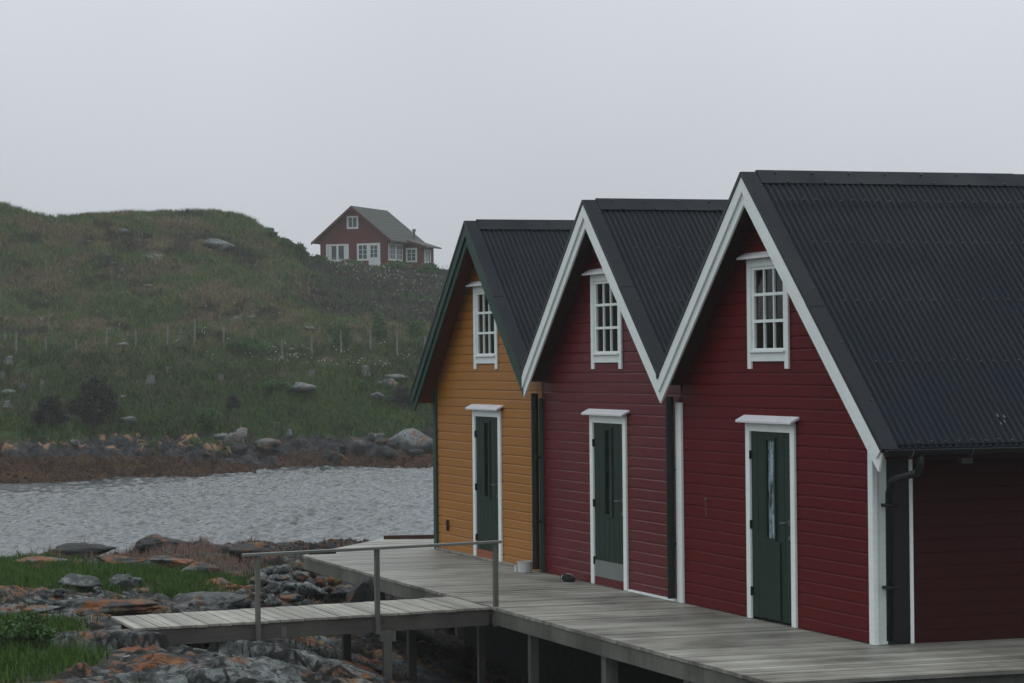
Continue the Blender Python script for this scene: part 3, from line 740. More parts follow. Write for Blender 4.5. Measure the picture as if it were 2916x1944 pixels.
    rf = P.add(w, 'roof', [m_roof, m_black])
    rf.data.polygons.foreach_set('use_smooth', [len(p.vertices) == 4 for p in rf.data.polygons]); 
    # verge flashings: one to each slope, with a lap joint, a black drip edge and screws
    for sgn, wd in ((-1, rl), (1, rw)):
        w = MB(); Ls = wd/cosK
        def pt(l, h, y): return (xr+sgn*(l*cosK+nx*h), y, ZR-l*K*cosK+nz*h)
        cuts = [(-0.02*0, Ls*0.52, 0.034), (Ls*0.50, Ls+0.05, 0.030)]
        for (la, lb, h) in cuts:
            for (ya, yb, ha, hb) in ((YV-0.012, YV+0.165, h, h), (YV+0.165, YV+0.185, h, 0.02)):
                q = [pt(la, ha, ya), pt(lb, ha, ya), pt(lb, hb, yb), pt(la, hb, yb)]
                w.face(q if sgn < 0 else q[::-1][::-1]); 
            q = [pt(la, h, YV-0.012), pt(lb, h, YV-0.012), pt(lb, h-0.05, YV-0.014), pt(la, h-0.05, YV-0.014)]
            w.face(q, 1)
            q = [pt(la, h-0.05, YV-0.014), pt(lb, h-0.05, YV-0.014), pt(lb, h-0.05, YV+0.05), pt(la, h-0.05, YV+0.05)]
            w.face(q, 1)
            q = [pt(lb, h, YV-0.012), pt(lb, h, YV+0.165), pt(lb, h-0.03, YV+0.165), pt(lb, h-0.03, YV-0.012)]; w.face(q, 1)
        l = 0.25
        while l < Ls:
            c = Vector(pt(l, 0.034, YV+0.145)); w.tube([c, c+Vector((sgn*nx, 0, nz))*0.008], 0.011, 6, 1); l += 0.9
        P.add(w, 'verge_flashing', [m_roof, m_black])
    w = MB()
    for sgn in (-1, 1):
        for (ya, yb, h) in ((YV+0.175, 3.1, 0.045), (3.05, YE+0.2, 0.040)):
            A = lambda l, hh, y: (xr+sgn*(l*cosK+nx*hh), y, ZR-l*K*cosK+nz*hh)
            top = lambda y: (xr, y, ZR+h*1.1)
            w.face([top(ya), A(0.20, h-0.012, ya), A(0.20, h-0.012, yb), top(yb)]); w.face([A(0.20, h-0.012, ya), A(0.205, h-0.03, ya), A(0.205, h-0.03, yb), A(0.20, h-0.012, yb)], 1)
        y = YV+0.4
        while y < 6:
            for l in (0.02, 0.18):
                c = Vector((xr+sgn*(l*cosK+nx*0.04), y+(0.1 if l > 0.1 else 0), ZR-l*K*cosK+nz*0.04)); w.tube([c, c+Vector((sgn*nx, 0, nz))*0.012], 0.012, 6, 1)
            y += 0.456
    w.face([(xr-0.15, YV+0.175, ZR-0.10), (xr, YV+0.175, ZR+0.05), (xr+0.15, YV+0.175, ZR-0.10)])
    P.add(w, 'ridge_cap', [m_roof, m_black])
    # barge boards: a wide board with a narrower one proud of it
    for sgn, xe, isopen in ((-1, xl, opt.get('openl', False)), (1, xrr, opt.get('openr', False))):
        w = MB()
        cut = 0.08 if isopen else 0.0
        def band(t0, t1, y0_, y1_, xe_):
            pz = lambda x, off: ZR-K*abs(x-xr)+off
            a = [(xr, ZR-t0), (xe_, pz(xe_, -t0)), (xe_-sgn*cut*1.4, pz(xe_-sgn*cut*1.4, -t1)), (xr, ZR-t1)]
            w.prism(a, (y0_, y1_), 1)
        band(0.028, 0.345, YV+0.022, YV+0.048, xe)
        band(0.022, 0.205, YV-0.004, YV+0.021, xe)
        P.add(w, 'barge_board', mtrim, bevel=0.003)
    # window
    win = MB()
    zf = -0.048
    lt = 0.105
    win.box(wx, wx+lt, zf, -0.0235, WB, WT); win.box(wx+WW-lt, wx+WW, zf, -0.0235, WB, WT)
    win.box(wx+lt, wx+WW-lt, zf+.003, -0.0235, WT-0.085, WT-.001)
    win.box(wx+lt, wx+WW-lt, zf+.002, -0.0235, WB+0.085, WB+0.20)
    win.box(wx+lt-0.01, wx+WW-lt+0.03, zf-0.03, zf-0.001, WB+0.185, WB+0.21)
    wf = P.add(win, 'window', mat_w, bevel=0.003)
    sash = MB(); gx0, gx1, gz0, gz1 = wx+0.165, wx+WW-0.165, 3.095, 3.985
    sy0, sy1 = -0.030, 0.005
    sash.box(wx+lt+.001, gx0, sy0, sy1, WB+0.201, WT-0.086); sash.box(gx1, wx+WW-lt-.001, sy0, sy1, WB+0.201, WT-0.086)
    sash.box(gx0, gx1, sy0, sy1, WB+0.201, gz0); sash.box(gx0, gx1, sy0, sy1, gz1, WT-0.086)
    P.add(sash, 'sash', mat_w, wf, bevel=0.002)
    mt = MB(); gw = gx1-gx0; gh = gz1-gz0
    for f_ in (1/3, 2/3): mt.box(gx0+gw*f_-0.013, gx0+gw*f_+0.013, sy0+0.004, sy1-0.004, gz0, gz1)
    for f_ in (0.345, 0.685): mt.box(gx0, gx1, sy0-0.001, sy1+.001, gz0+gh*f_-0.017, gz0+gh*f_+0.017)
    P.add(mt, 'muntin_bars', mat_w, wf)
    gl = MB(); gl.box(gx0-.01, gx1+.01, -0.006, -0.002, gz0-.01, gz1+.01); P.add(gl, 'pane', m_glass, wf)
    for (ca, cb, amp) in ((gx0-0.36, gx0-0.08, 0.02), (gx1-0.10, gx1+0.12, 0.02)) if not opt.get('thin') else ((gx0-0.36, gx0-0.12, 0.02), (gx1-0.02, gx1+0.12, 0.02)):
        n_ = 26; cu = MB()
        for j in range(n_):
            xa = ca+(cb-ca)*j/n_; xb = ca+(cb-ca)*(j+1)/n_
            cu.face([(xa, 0.12+amp*math.sin(j*1.15), 3.0), (xb, 0.12+amp*math.sin((j+1)*1.15), 3.0), (xb, 0.12+amp*0.6*math.sin((j+1)*1.15), 4.02), (xa, 0.12+amp*0.6*math.sin(j*1.15), 4.02)])
        P.add(cu, 'curtain', m_curtain, wf, smooth=True)
    def hood(name, xa, xb, zb, parent):
        h = MB(); j = random.uniform(-.004, .004)
        h.prism([(0.0, zb+0.075), (-0.0235, zb+0.078), (-0.135, zb+0.022+j), (-0.135, zb-0.005+j), (-0.0235, zb+0.045), (0, zb+0.045)], (xa, xb), 0)
        h.box(xa+0.1, xb-0.1, -0.056, -0.0235, zb-0.005, zb+0.046)
        P.add(h, name, m_hood, parent, bevel=0.004)
    hood('window_hood', wx-0.085, wx+WW+0.085, WT+0.005, wf)
    # door
    dr = MB(); tr = 0.115; zl = opt.get('leaf', 0.04)
    dr.box(dx, dx+tr, -0.052, -0.0235, opt.get('frz', 0.0)+0.004, DH); dr.box(dx+DW-tr, dx+DW, -0.052, -0.0235, 0.004, DH)
    dr.box(dx+tr, dx+DW-tr, -0.050, -0.0235, DH-0.10, DH-.001)
    frm = P.add(dr, 'door_frame', mat_w, bevel=0.003)
    hood('door_hood', dx-0.09, dx+DW+0.09, DH+0.005, frm)
    lf = MB(); la, lb = dx+tr+0.006, dx+DW-tr-0.006; nb = 6; lw = (lb-la)/nb
    gxa, gxb, gz_a, gz_b = la+(lb-la)*0.40, la+(lb-la)*0.60, 0.95, 2.06
    for j in range(nb):
        a_, b_ = la+j*lw+0.003, la+(j+1)*lw-0.003
        spans = [(zl, DH-0.105)] if (b_ <= gxa+.01 or a_ >= gxb-.01) else [(zl, gz_a), (gz_b, DH-0.105)]
        if not (b_ <= gxa+.01 or a_ >= gxb-.01):
            if a_ < gxa: lf.box(a_, gxa, -0.030, 0.0, gz_a, gz_b)
            if b_ > gxb: lf.box(gxb, b_, -0.030, 0.0, gz_a, gz_b)
        for (za, zb) in spans: lf.box(a_, b_, -0.030, 0.0, za, zb)
    lf.box(la, lb, 0.001, 0.03, zl, gz_a-.001); lf.box(la, lb, 0.001, 0.03, gz_b+.001, DH-0.105); lf.box(la, gxa, 0.001, 0.03, gz_a, gz_b); lf.box(gxb, lb, 0.001, 0.03, gz_a, gz_b)
    leaf = P.add(lf, 'door', m_door, bevel=0.003)
    gf = MB()
    for (a_, b_, c_, d_) in ((gxa-0.03, gxa+0.006, gz_a-0.03, gz_b+0.03), (gxb-0.006, gxb+0.03, gz_a-0.03, gz_b+0.03), (gxa+0.006, gxb-0.006, gz_a-0.03, gz_a+.004), (gxa+0.006, gxb-0.006, gz_b-.004, gz_b+0.03)):
        gf.box(a_, b_, -0.045, -0.0305, c_, d_)
    P.add(gf, 'glass_bead', m_door, leaf)
    gg = MB(); gg.box(gxa, gxb, -0.014, -0.008, gz_a, gz_b); P.add(gg, 'door_glass', opt.get('dglass', m_glass_dark), leaf)
    hd = MB(); hx = lb-0.06; hz = 1.15
    hd.box(hx-0.02, hx+0.02, -0.038, -0.031, hz-0.03, hz+0.03); hd.tube([(hx, -0.035, hz), (hx, -0.085, hz), (hx-0.02, -0.09, hz), (hx-0.13, -0.088, hz-0.004)], 0.009, 8)
    P.add(hd, 'door_handle', m_iron, leaf, smooth=False)
    lk = MB(); lk.tube([(hx, -0.030, hz-0.17), (hx, -0.042, hz-0.17)], 0.022, 12); P.add(lk, 'door_lock', m_iron, leaf)
    for z in (0.32, 1.08, 1.88):
        hg = MB(); hg.tube([(la-0.004, -0.045, z-0.05), (la-0.004, -0.045, z+0.05)], 0.012, 8); hg.box(la-0.012, la+0.03, -0.034, -0.0305, z-0.05, z+0.05); P.add(hg, 'hinge', m_black, leaf)
    if opt.get('kick'):
        w = MB(); w.box(la+0.01, lb-0.01, -0.036, -0.031, zl+0.0, zl+0.22); P.add(w, 'kick_plate', m_kick, leaf)
    if opt.get('panel'):
        w = MB(); w.box(la+(lb-la)*0.27, la+(lb-la)*0.73, -0.046, -0.031, 0.05, 0.915); P.add(w, 'lower_panel', m_door, leaf, bevel=0.003)
    if zl > 0.06:
        w = MB(); w.box(dx+tr+.002, dx+DW-tr-.002, -0.036, 0.02, 0.006, zl-0.004); P.add(w, 'door_sill', opt.get('sillmat', mwall), frm)
    for (ca, cb, mt_, zt) in opt.get('corner', []):
        w = MB(); w.box(ca, cb, -0.055, -0.0235, 0.004, min(zt, zs(ca, -0.13), zs(cb, -0.13))); P.add(w, 'corner_board', mt_, bevel=0.003)
    return root, P, zs
mat_w = m_white
m_hood = paint('chipped_hood_paint', (0.62, 0.62, 0.64), 0.7, 0.12, (1, 1, 1), 0.2, (0.32, 0.30, 0.29), 0.9)

H1, P1, zs1 = boathouse('ochre yellow boathouse with green barge boards, leftmost of the row', -40.50, -35.30, -37.79, -40.78, -35.235, -38.444, -38.357,
    m_ochre, m_soffochre, m_dgreen, side='l', opt=dict(openl=True, corner=[(-40.505, -40.35, m_dgreen, 9), (-35.34, -35.22, m_dgreen, 2.45)], leaf=0.15, sillmat=m_brick, thin=True))
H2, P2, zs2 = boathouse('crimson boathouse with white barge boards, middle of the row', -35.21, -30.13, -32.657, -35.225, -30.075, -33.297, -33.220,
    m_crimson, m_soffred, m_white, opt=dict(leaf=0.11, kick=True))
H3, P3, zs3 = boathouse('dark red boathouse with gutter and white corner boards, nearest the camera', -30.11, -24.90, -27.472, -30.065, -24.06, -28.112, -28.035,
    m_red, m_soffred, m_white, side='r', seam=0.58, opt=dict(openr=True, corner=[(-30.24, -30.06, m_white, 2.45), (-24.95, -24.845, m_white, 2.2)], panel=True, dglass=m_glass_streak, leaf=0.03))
# fittings of the ochre house
w = MB(); w.tube([(-35.34, -0.115, 2.52), (-35.34, -0.115, 0.05)], 0.052, 14)
for z in (1.62, 0.72): w.box(-35.40, -35.25, -0.14, -0.024, z-0.015, z+0.015)
P1.add(w, 'downpipe', m_black)
w = MB(); w.box(-40.34, -36.15, -0.075, -0.024, 0.006, 0.036); P1.add(w, 'base_board', m_deck)
w = MB(); w.box(-39.95, -39.80, -0.035, -0.024, 0.42, 0.45); w.box(-39.83, -39.78, -0.06, -0.024, 0.33, 0.50); P1.add(w, 'wall_cleat', m_brown)
w = MB(); w.box(-40.62, -40.505, 0.25, 0.55, 1.78, 1.95, 0); w.tube([(-40.56, 0.5, 1.8), (-40.56, 0.2, 1.62), (-40.53, 0.05, 1.5)], 0.03, 8, 0); P1.add(w, 'lamp_bracket', m_black)
# fittings of the crimson house
w = MB(); w.tube([(-30.27, -0.115, 2.52), (-30.27, -0.115, 0.05)], 0.05, 14)
for z in (1.62, 0.72): w.box(-30.40, -30.25, -0.14, -0.024, z-0.015, z+0.015)
P2.add(w, 'downpipe', m_black)
w = MB(); w.box(-31.9, -30.26, -0.06, -0.024, 0.005, 0.03); P2.add(w, 'base_board', m_white)
# fittings of the dark red house: gutter, fascia, downpipe, side corner board, trim, conduit
w = MB(); w.box(-24.895, -24.87, -0.003, 0.12, 0.004, 2.12); w.box(-24.845, -24.84, -0.05, 0.0, 0.004, 2.12); P3.add(w, 'corner_board', m_white)
w = MB(); w.box(-24.15, -24.05, YV+0.05, YE+0.2, 1.985, 2.10); P3.add(w, 'fascia', m_roof)
w = MB(); n = 10
gx, gz, gr = -23.985, 2.045, 0.062
for rr_, flip in ((gr, 0), (gr-0.006, 1)):
    ring = [(gx-rr_*math.cos(math.pi*j/n), gz-rr_*math.sin(math.pi*j/n)) for j in range(n+1)]
    for j in range(n):
        q = [(ring[j][0], YV+0.02, ring[j][1]), (ring[j+1][0], YV+0.02, ring[j+1][1]), (ring[j+1][0], YE, ring[j+1][1]), (ring[j][0], YE, ring[j][1])]
        w.face(q if not flip else q[::-1])
w.prism([(gx-gr*math.cos(math.pi*j/n), gz-gr*math.sin(math.pi*j/n)) for j in range(n+1)], (YV+0.012, YV+0.02), 1)
w.tube([(gx+gr, YV+0.01, gz), (gx+gr, YE, gz)], 0.009, 8)
gu = P3.add(w, 'gutter', m_black, smooth=True)
for yy in (-0.05, 0.62, 1.28, 1.9, 2.5):
    w = MB(); pts = [(gx-(gr+.004)*math.cos(math.pi*j/n), yy, gz-(gr+.004)*math.sin(math.pi*j/n)) for j in range(n+1)]
    for a_, b_ in zip(pts, pts[1:]): w.bar(a_, b_, 0.03, 0.005, 0, up=(0, 1, 0))
    P3.add(w, 'gutter_bracket', m_iron, gu)
w = MB(); w.tube([(gx, 0.06, gz-0.04), (gx, 0.06, 1.88), (gx-0.06, 0.06, 1.81), (-24.55, 0.08, 1.74), (-24.68, 0.085, 1.69), (-24.755, 0.09, 1.58), (-24.76, 0.09, 0.05)], 0.038, 14)
for z in (1.45, 0.6): w.box(-24.86, -24.70, 0.05, 0.19, z-0.015, z+0.015)
P3.add(w, 'downpipe', m_black, smooth=True)
w = MB(); w.box(-24.885, -24.855, 0.375, 0.415, 0.004, 2.05); P3.add(w, 'trim_strip', m_white)
w = MB(); w.box(-24.884, -24.862, 0.122, 0.373, 0.004, 2.05); P3.add(w, 'downpipe_shade_panel', m_black)  # black sheet standing in for the downpipe's shadow on the side wall
w = MB(); w.tube([(-24.83, 0.1, 1.93), (-24.83, 3.0, 1.94)], 0.014, 8); w.box(-24.88, -24.78, 0.95, 1.08, 1.86, 1.98); P3.add(w, 'conduit', m_iron)
w = MB(); rd_ = random.Random(4)
for (x_, y_) in [(-24.35, 1.21), (-24.27, 1.13), (-24.36, 1.14), (-24.29, 1.18)]:
    z_ = 5.055-0.875*(x_+27.472)+0.036; r_ = rd_.uniform(0.005, 0.010)
    w.tube([(x_-r_*2.5, y_, z_+r_*2.2), (x_+r_*2.5, y_+0.003, z_-r_*2.2)], [r_*0.6, r_], 6)
P3.add(w, 'bird_droppings', m_kick)['kind'] = 'stuff'
# small nail with a rust streak
w = MB(); w.tube([(-29.35, -0.05, 1.30), (-29.35, -0.02, 1.31)], 0.012, 8); w.box(-29.368, -29.360, -0.0255, -0.0232, 1.10, 1.28); P3.add(w, 'nail_hook', m_kick)

# ------------------------------------------------------------------ deck
deck = empty('timber_deck', (-31, -1, 0), 'weathered grey timber deck on posts carrying the three boathouses', 'deck')
DO = tuple(deck.location)
w = MB(); pt_ = 0.12; x = -43.6
rr = random.Random(3)
while x < -22.45:
    xb = x+pt_-0.008
    # outline of the deck: straight front, splayed far end
    def front(xx): return -2.30 if xx > -40.15 else -2.30+(-40.15-xx)*0.69
    back = 8.0 if x > -40.6 else 2.6
    if x > -43.4:
        y0_ = front(x)+rr.uniform(-0.012, 0.008); z = rr.uniform(-0.003, 0.0015)
        y = y0_
        while y < back-0.05:
            ye = min(back, y+rr.uniform(3.2, 4.6)) if y > -2.2 or True else back
            y1a = front(x)+(y-y0_) if y == y0_ else y
            pts = [(x, y if y != y0_ else front(x)), (xb, y if y != y0_ else front(xb)), (xb, ye), (x, ye)]
            w.prism(pts, (-0.036+z, z), 2); y = ye+0.006
    x += pt_
w.build('decking', m_deck, deck, origin=DO)
def deckbeam(a, b_, z0_, z1_, th=0.05, mat=m_beam, name='edge_beam'):
    w = MB(); zc = (z0_+z1_)/2; w.bar((a[0], a[1], zc), (b_[0], b_[1], zc), th, z1_-z0_); w.build(name, mat, deck, origin=DO)
deckbeam((-40.11, -2.262), (-32.3, -2.262), -0.215, -0.04)
deckbeam((-32.28, -2.262), (-22.5, -2.262), -0.215, -0.04)
deckbeam((-40.15, -2.235), (-43.2, -0.13), -0.215, -0.04)
deckbeam((-22.50, -2.22), (-22.50, 7.9), -0.215, -0.04)
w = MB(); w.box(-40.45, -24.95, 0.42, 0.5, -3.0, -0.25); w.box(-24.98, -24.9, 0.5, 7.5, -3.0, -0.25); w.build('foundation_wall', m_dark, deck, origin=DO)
for yj in (-1.6, -0.4, 1.5, 3.6, 5.8): deckbeam((-40.1 if yj < -1 else -40.4, yj), (-22.6, yj), -0.24, -0.04, 0.08, m_beam2, 'joist')
def gz_at(x, y):
    s, d = w2sd(x, y); return float(ground(np.array([s]), np.array([d]))[0])
for (x, y, sz, mt_) in [(-29.52, -2.17, 0.10, m_post), (-26.95, -2.18, 0.14, m_post), (-24.6, -2.18, 0.14, m_post), (-22.7, -2.1, 0.14, m_post), (-33.6, -1.5, 0.09, m_post), (-38.9, -1.4, 0.12, m_post),
                    (-42.2, .9, .14, m_post)]:
    zg = gz_at(x, y)-0.15
    w = MB(); w.box(x-sz/2, x+sz/2, y-sz/2, y+sz/2, zg, -0.216 if y < -1 else -0.241); w.build('deck_post', mt_, deck, origin=DO)
b_ = MB(); b_.bar((-43.1, -0.15, 0.035), (-42.45, 2.6, 0.035), 0.09, 0.06); tag(b_.build('kerb_beam', m_brown, origin=(0, 0, 0)), 'dark brown beam lying along the far edge of the deck', 'beam')
gr_ = MB()
for k in range(14):
    t = k/13; gr_.bar((-40.42, -2.16+t*0.40, 0.014), (-40.22, -2.16+t*0.40, 0.014), 0.012, 0.016)
gr_.bar((-40.43, -2.18, 0.016), (-40.43, -1.74, 0.016), 0.016, 0.022); gr_.bar((-40.21, -2.18, 0.016), (-40.21, -1.74, 0.016), 0.016, 0.022)
tag(gr_.build('metal_grate', m_black), 'narrow black slotted grate lying on the far corner of the deck', 'grate')

# ------------------------------------------------------------------ gangway
gw = empty('gangway', (-31.45, -4.4, -0.1), 'pale plank gangway with a single wooden handrail leading from rocks to deck', 'gangway')
GO = tuple(gw.location)
gzf = lambda y: -0.006+(y+2.31)*0.0185          # drops a little away from the deck
w = MB(); y = -2.325; rr = random.Random(5)
while y > -6.62:
    ya = y-0.137; e0 = rr.uniform(-0.012, 0.012); e1 = rr.uniform(-0.012, 0.012); z = gzf(y)+rr.uniform(-0.003, 0.003)
    k = len(w.v)
    w.prism([(-32.25+e0, ya), (-30.66+e1, ya), (-30.66+e1, y), (-32.25+e0, y)], (z-0.03, z), 2); y -= 0.145
w.build('planks', m_gang, gw, origin=GO, bevel=0.002)
for xx in (-30.71, -32.19, -31.45):
    w = MB(); w.bar((xx, -2.33, gzf(-2.33)-0.125), (xx, -6.55, gzf(-6.55)-0.125), 0.05, 0.185); w.build('side_beam' if xx != -31.45 else 'centre_beam', m_beam2, gw, origin=GO)
def gy(px): # position along the rail seen at this column of the photograph
    u = (px-1458)/FPX
    # solve for y with x=-30.64
    best = None
    for yy in np.arange(-8, -2, 0.01):
        s, d = w2sd(-30.64, yy); e = abs(s/d-u)
        if best is None or e < best[0]: best = (e, yy)
    return best[1]
ys = [gy(727), gy(1067), gy(1404)]; RZ = 0.80
posts_y = ys
for yy in ys:
    w = MB(); w.box(-30.682, -30.605, yy-0.026, yy+0.026, gzf(yy)-0.24, gzf(yy)+RZ-0.03); w.build('rail_post', m_post, gw, origin=GO, bevel=0.004)
ya, yb = gy(684), gy(1420)
w = MB(); w.bar((-30.64, ya, gzf(ya)+RZ-0.01), (-30.64, yb, gzf(yb)+RZ-0.01), 0.10, 0.032); w.build('handrail', m_rail, gw, origin=GO, bevel=0.004)
yy = ys[1]+0.08
w = MB(); zg = gz_at(-30.66, yy)-0.1
w.box(-30.71, -30.62, yy-0.01, yy+0.09, min(zg, -0.75), -0.235); w.build('support_leg', m_post, gw, origin=GO)
w = MB(); w.box(-30.735, -30.712, yy-0.06, yy+0.135, -0.36, -0.236); w.box(-30.619, -30.60, yy-0.06, yy-0.012, -0.36, -0.236); w.box(-30.619, -30.60, yy+0.092, yy+0.135, -0.36, -0.236); w.build('leg_bracket', m_post, gw, origin=GO)
w = MB(); yk = gy(803); w.box(-30.682, -30.668, yk-0.03, yk+0.03, gzf(yk)-0.20, gzf(yk)-0.08); w.tube([(-30.67, yk, gzf(yk)-0.2), (-30.67, yk, gzf(yk)-0.4)], 0.012, 6); w.build('hanging_bracket', m_iron, gw, origin=GO)
for (x_, y_) in ((-32.1, ys[1]), (-32.1, -2.9)):
    w = MB(); w.box(x_-.05, x_+.05, y_-.05, y_+.05, gz_at(x_, y_)-0.15, -0.23); w.build('support_leg', m_beam2, gw, origin=GO)

# ------------------------------------------------------------------ small things on the deck
def lathe(name, prof, loc, mats, parent=None, seg=28):
    w = MB(); rings = []
    for r_, z_ in prof:
        k = len(w.v); rings.append(k)
        for j in range(seg): a = 2*math.pi*j/seg; w.v.append((r_*math.cos(a), r_*math.sin(a), z_))
    for a_, b_ in zip(rings, rings[1:]):
        for j in range(seg): w.f.append((a_+j, a_+(j+1) % seg, b_+(j+1) % seg, b_+j)); w.m.append(0)
    w.f.append(tuple(rings[0]+j for j in range(seg))[::-1]); w.m.append(0)
    w.f.append(tuple(rings[-1]+j for j in range(seg))); w.m.append(0)
    me = w.build(name, mats, parent, smooth=False); me.location = loc; return me
bk = empty('bucket', (-35.38, -0.27, 0.002), 'white plastic bucket on the deck beside the black downpipe of the ochre boathouse', 'bucket')
lathe('bucket_body', [(0.09, 0), (0.10, 0.008), (0.104, 0.14), (0.109, 0.145), (0.109, 0.16), (0.10, 0.16), (0.095, 0.03)], (0, 0, 0), m_bucket, bk)
w = MB(); w.box(-0.05, 0.05, -0.035, 0.035, 0, 0.07); w.box(-0.053, 0.053, -0.038, 0.038, 0.071, 0.079)
o = w.build('container', m_bucket, bevel=0.006); o.location = (-35.62, -0.30, 0.002); tag(o, 'small white lidded box on the deck left of the bucket', 'box')
def blob(name, size, seed, mat, loc, rz=0, rough=0.25, sub=4, sharp=1.0, parent=None, flat=0.0, cuts=8, tilt=(0, 0)):
    bm = bmesh.new(); bmesh.ops.create_icosphere(bm, subdivisions=sub, radius=1.0)
    r_ = random.Random(seed); off = Vector((r_.uniform(-50, 50), r_.uniform(-50, 50), r_.uniform(-50, 50)))
    planes = []
    for _ in range(cuts):
        n_ = Vector((r_.uniform(-1, 1), r_.uniform(-1, 1), r_.uniform(-0.3, 1))).normalized(); planes.append((n_, r_.uniform(0.50, 0.86)))
    for v in bm.verts:
        p = v.co.copy()
        for n_, d_ in planes:
            e = p.dot(n_)-d_
            if e > 0: p -= n_*e*sharp*0.9
        k = 1+rough*(mnoise.fractal(p*1.3+off, 1.0, 2.0, 3))+rough*0.35*mnoise.noise(p*5+off)+rough*0.16*mnoise.noise(p*14+off)
        p *= k
        v.co = Vector((p.x*size[0], p.y*size[1], p.z*size[2]))
    me = bpy.data.meshes.new(name); bm.to_mesh(me); bm.free(); me.materials.append(mat)
    me.polygons.foreach_set('use_smooth', [True]*len(me.polygons))
    o = bpy.data.objects.new(name, me); COL.objects.link(o); o.location = loc; o.rotation_euler = (tilt[0], tilt[1], rz)
    if parent is not None: o.parent = parent
    return o
bd = empty('tied_bundle', (-33.72, -0.22, 0.045), 'dark lumpy bundle tied with pale rope, lying by the crimson boathouse door', 'bundle')
blob('bundle_body', (0.17, 0.085, 0.052), 5, m_rock_d, (0, 0, 0), 0.3, 0.3, 3, 1, bd)
w = MB(); w.tube([(-0.04+0.01*math.sin(a), 0.088*math.cos(a), 0.056*math.sin(a)) for a in np.linspace(0, 2*math.pi, 18)], 0.007, 6); w.build('rope', m_rope, bd)

# ------------------------------------------------------------------ cabin on the hill
cd = 222.0
cs = (1009.4-1458)/FPX*cd; cx_, cy_ = sd2w(cs, cd); cz_ = zof(1009.4, 764, cd)
# its long axis points away and to the right
ang = math.atan2(RH[1], RH[0])-math.radians(19)
cab = empty('cabin', (cx_, cy_, cz_), 'small red cabin with white windows on the misty hilltop', 'cabin', rz=ang); cab.scale = (0.915, 0.915, 0.915)
def cpart(w, name, mat, parent=None): return w.build(name, mat, parent or cab)
w = MB()
w.prism([(-3.3, -0.8), (3.3, -0.8), (3.3, 2.75), (0, 5.5), (-3.3, 2.75)], (0, 8), 1)
cpart(w, 'wall', m_cabinred)
w = MB(); w.box(3.3, 5.21, 4.0, 6.9, -1.2, 2.02); w.prism([(4.0, 2.02), (6.9, 2.02), (6.9, 2.3), (4.0, 2.3)], (3.3, 4.6), 0); cpart(w, 'annex_wall', m_cabinred)
w = MB()
k_ = 0.82; zr_ = 5.72
for sg in (-1, 1):
    a = [(0, zr_), (sg*3.95, zr_-k_*3.95), (sg*3.95, zr_-k_*3.95-0.14), (0, zr_-0.14)]
    w.prism(a, (-0.55, 8.4), 1)
    for r_ in range(9): 
        xx = sg*(0.4+r_*0.41); w.bar((xx, -0.549, zr_-k_*abs(xx)+0.005), (xx, 8.399, zr_-k_*abs(xx)+0.005), 0.04, 0.02)
w.prism([(3.7, 2.72), (5.85, 2.02), (5.85, 1.90), (3.7, 2.58)], (3.6, 7.3), 1)
rf = cpart(w, 'roof', m_cabroof)
w = MB()
for sg in (-1, 1):
    w = MB(); w.prism([(0, zr_-0.03), (sg*3.98, zr_-k_*3.98-0.03), (sg*3.98, zr_-k_*3.98-0.26), (0, zr_-0.27)], (-0.60, -0.552), 1); cpart(w, 'barge_board', m_cabinred)
w = MB(); w.prism([(3.95, 2.6), (5.88, 1.99), (5.88, 1.84), (3.95, 2.42)], (3.55, 3.598), 1)
cpart(w, 'barge_board', m_cabinred)
w = MB(); w.tube([(3.55, 6.2, 2.5), (3.55, 6.2, 3.55)], 0.10, 10); w.tube([(3.55, 6.2, 3.55), (3.55, 6.2, 3.78)], 0.17, 10); cpart(w, 'chimney', m_iron, rf)
def cwin(u0, u1, z0_, z1_, nx_, nz_, plane='f', off=0.0, name='window', posts=(), curtain=True):
    w = MB(); gl = MB(); mu = MB(); t = 0.16
    def B(mb, a, b_, c, d_, e0, e1):
        if plane == 'f': mb.box(a, b_, off-e1, off-e0, c, d_)
        else: mb.box(off+e0, off+e1, a, b_, c, d_)
    B(w, u0, u0+t, z0_, z1_, 0.002, 0.07); B(w, u1-t, u1, z0_, z1_, 0.002, 0.07); B(w, u0+t, u1-t, z1_-t, z1_, 0.002, 0.068); B(w, u0+t, u1-t, z0_, z0_+t, 0.002, 0.068)
    for p in posts: B(w, p-0.1, p+0.1, z0_+t, z1_-t, 0.002, 0.066)
    f = cpart(w, name, m_cabinwhite)
    B(gl, u0+t, u1-t, z0_+t, z1_-t, 0.002, 0.02); cpart(gl, 'pane', m_glass_cabin, f)
    xs = [u0+t+(u1-u0-2*t)*i/nx_ for i in range(1, nx_)]
    for xx in xs: B(mu, xx-0.03, xx+0.03, z0_+t, z1_-t, 0.021, 0.05)
    for j in range(1, nz_):
        zz = z0_+t+(z1_-z0_-2*t)*j/nz_; B(mu, u0+t, u1-t, zz-0.02, zz+0.02, 0.021, 0.052)
    if mu.v: cpart(mu, 'muntin_bars', m_cabinwhite, f)
    return f
m_glass_cabin = glassmat('cabin_glass', (0.075, 0.095, 0.10), 0.25, 0.5)
f_ = cwin(-2.7, -0.47, 0.68, 2.26, 1, 1, posts=(-1.585,))
for a_ in (-2.5, -0.95):
    w = MB(); w.box(a_, a_+0.33, -0.024, -0.0205, 0.86, 2.08); cpart(w, 'curtain', m_cabinwhite, f_)
cwin(0.36, 1.48, 0.70, 2.26, 2, 3)
w = MB(); w.box(1.50, 2.62, -0.06, -0.002, -0.1, 2.28); dd_ = cpart(w, 'door', m_cabinwhite)
w = MB(); w.box(1.70, 2.35, -0.075, -0.061, 0.98, 2.06); gl_ = cpart(w, 'door_glass', m_glass_cabin, dd_)
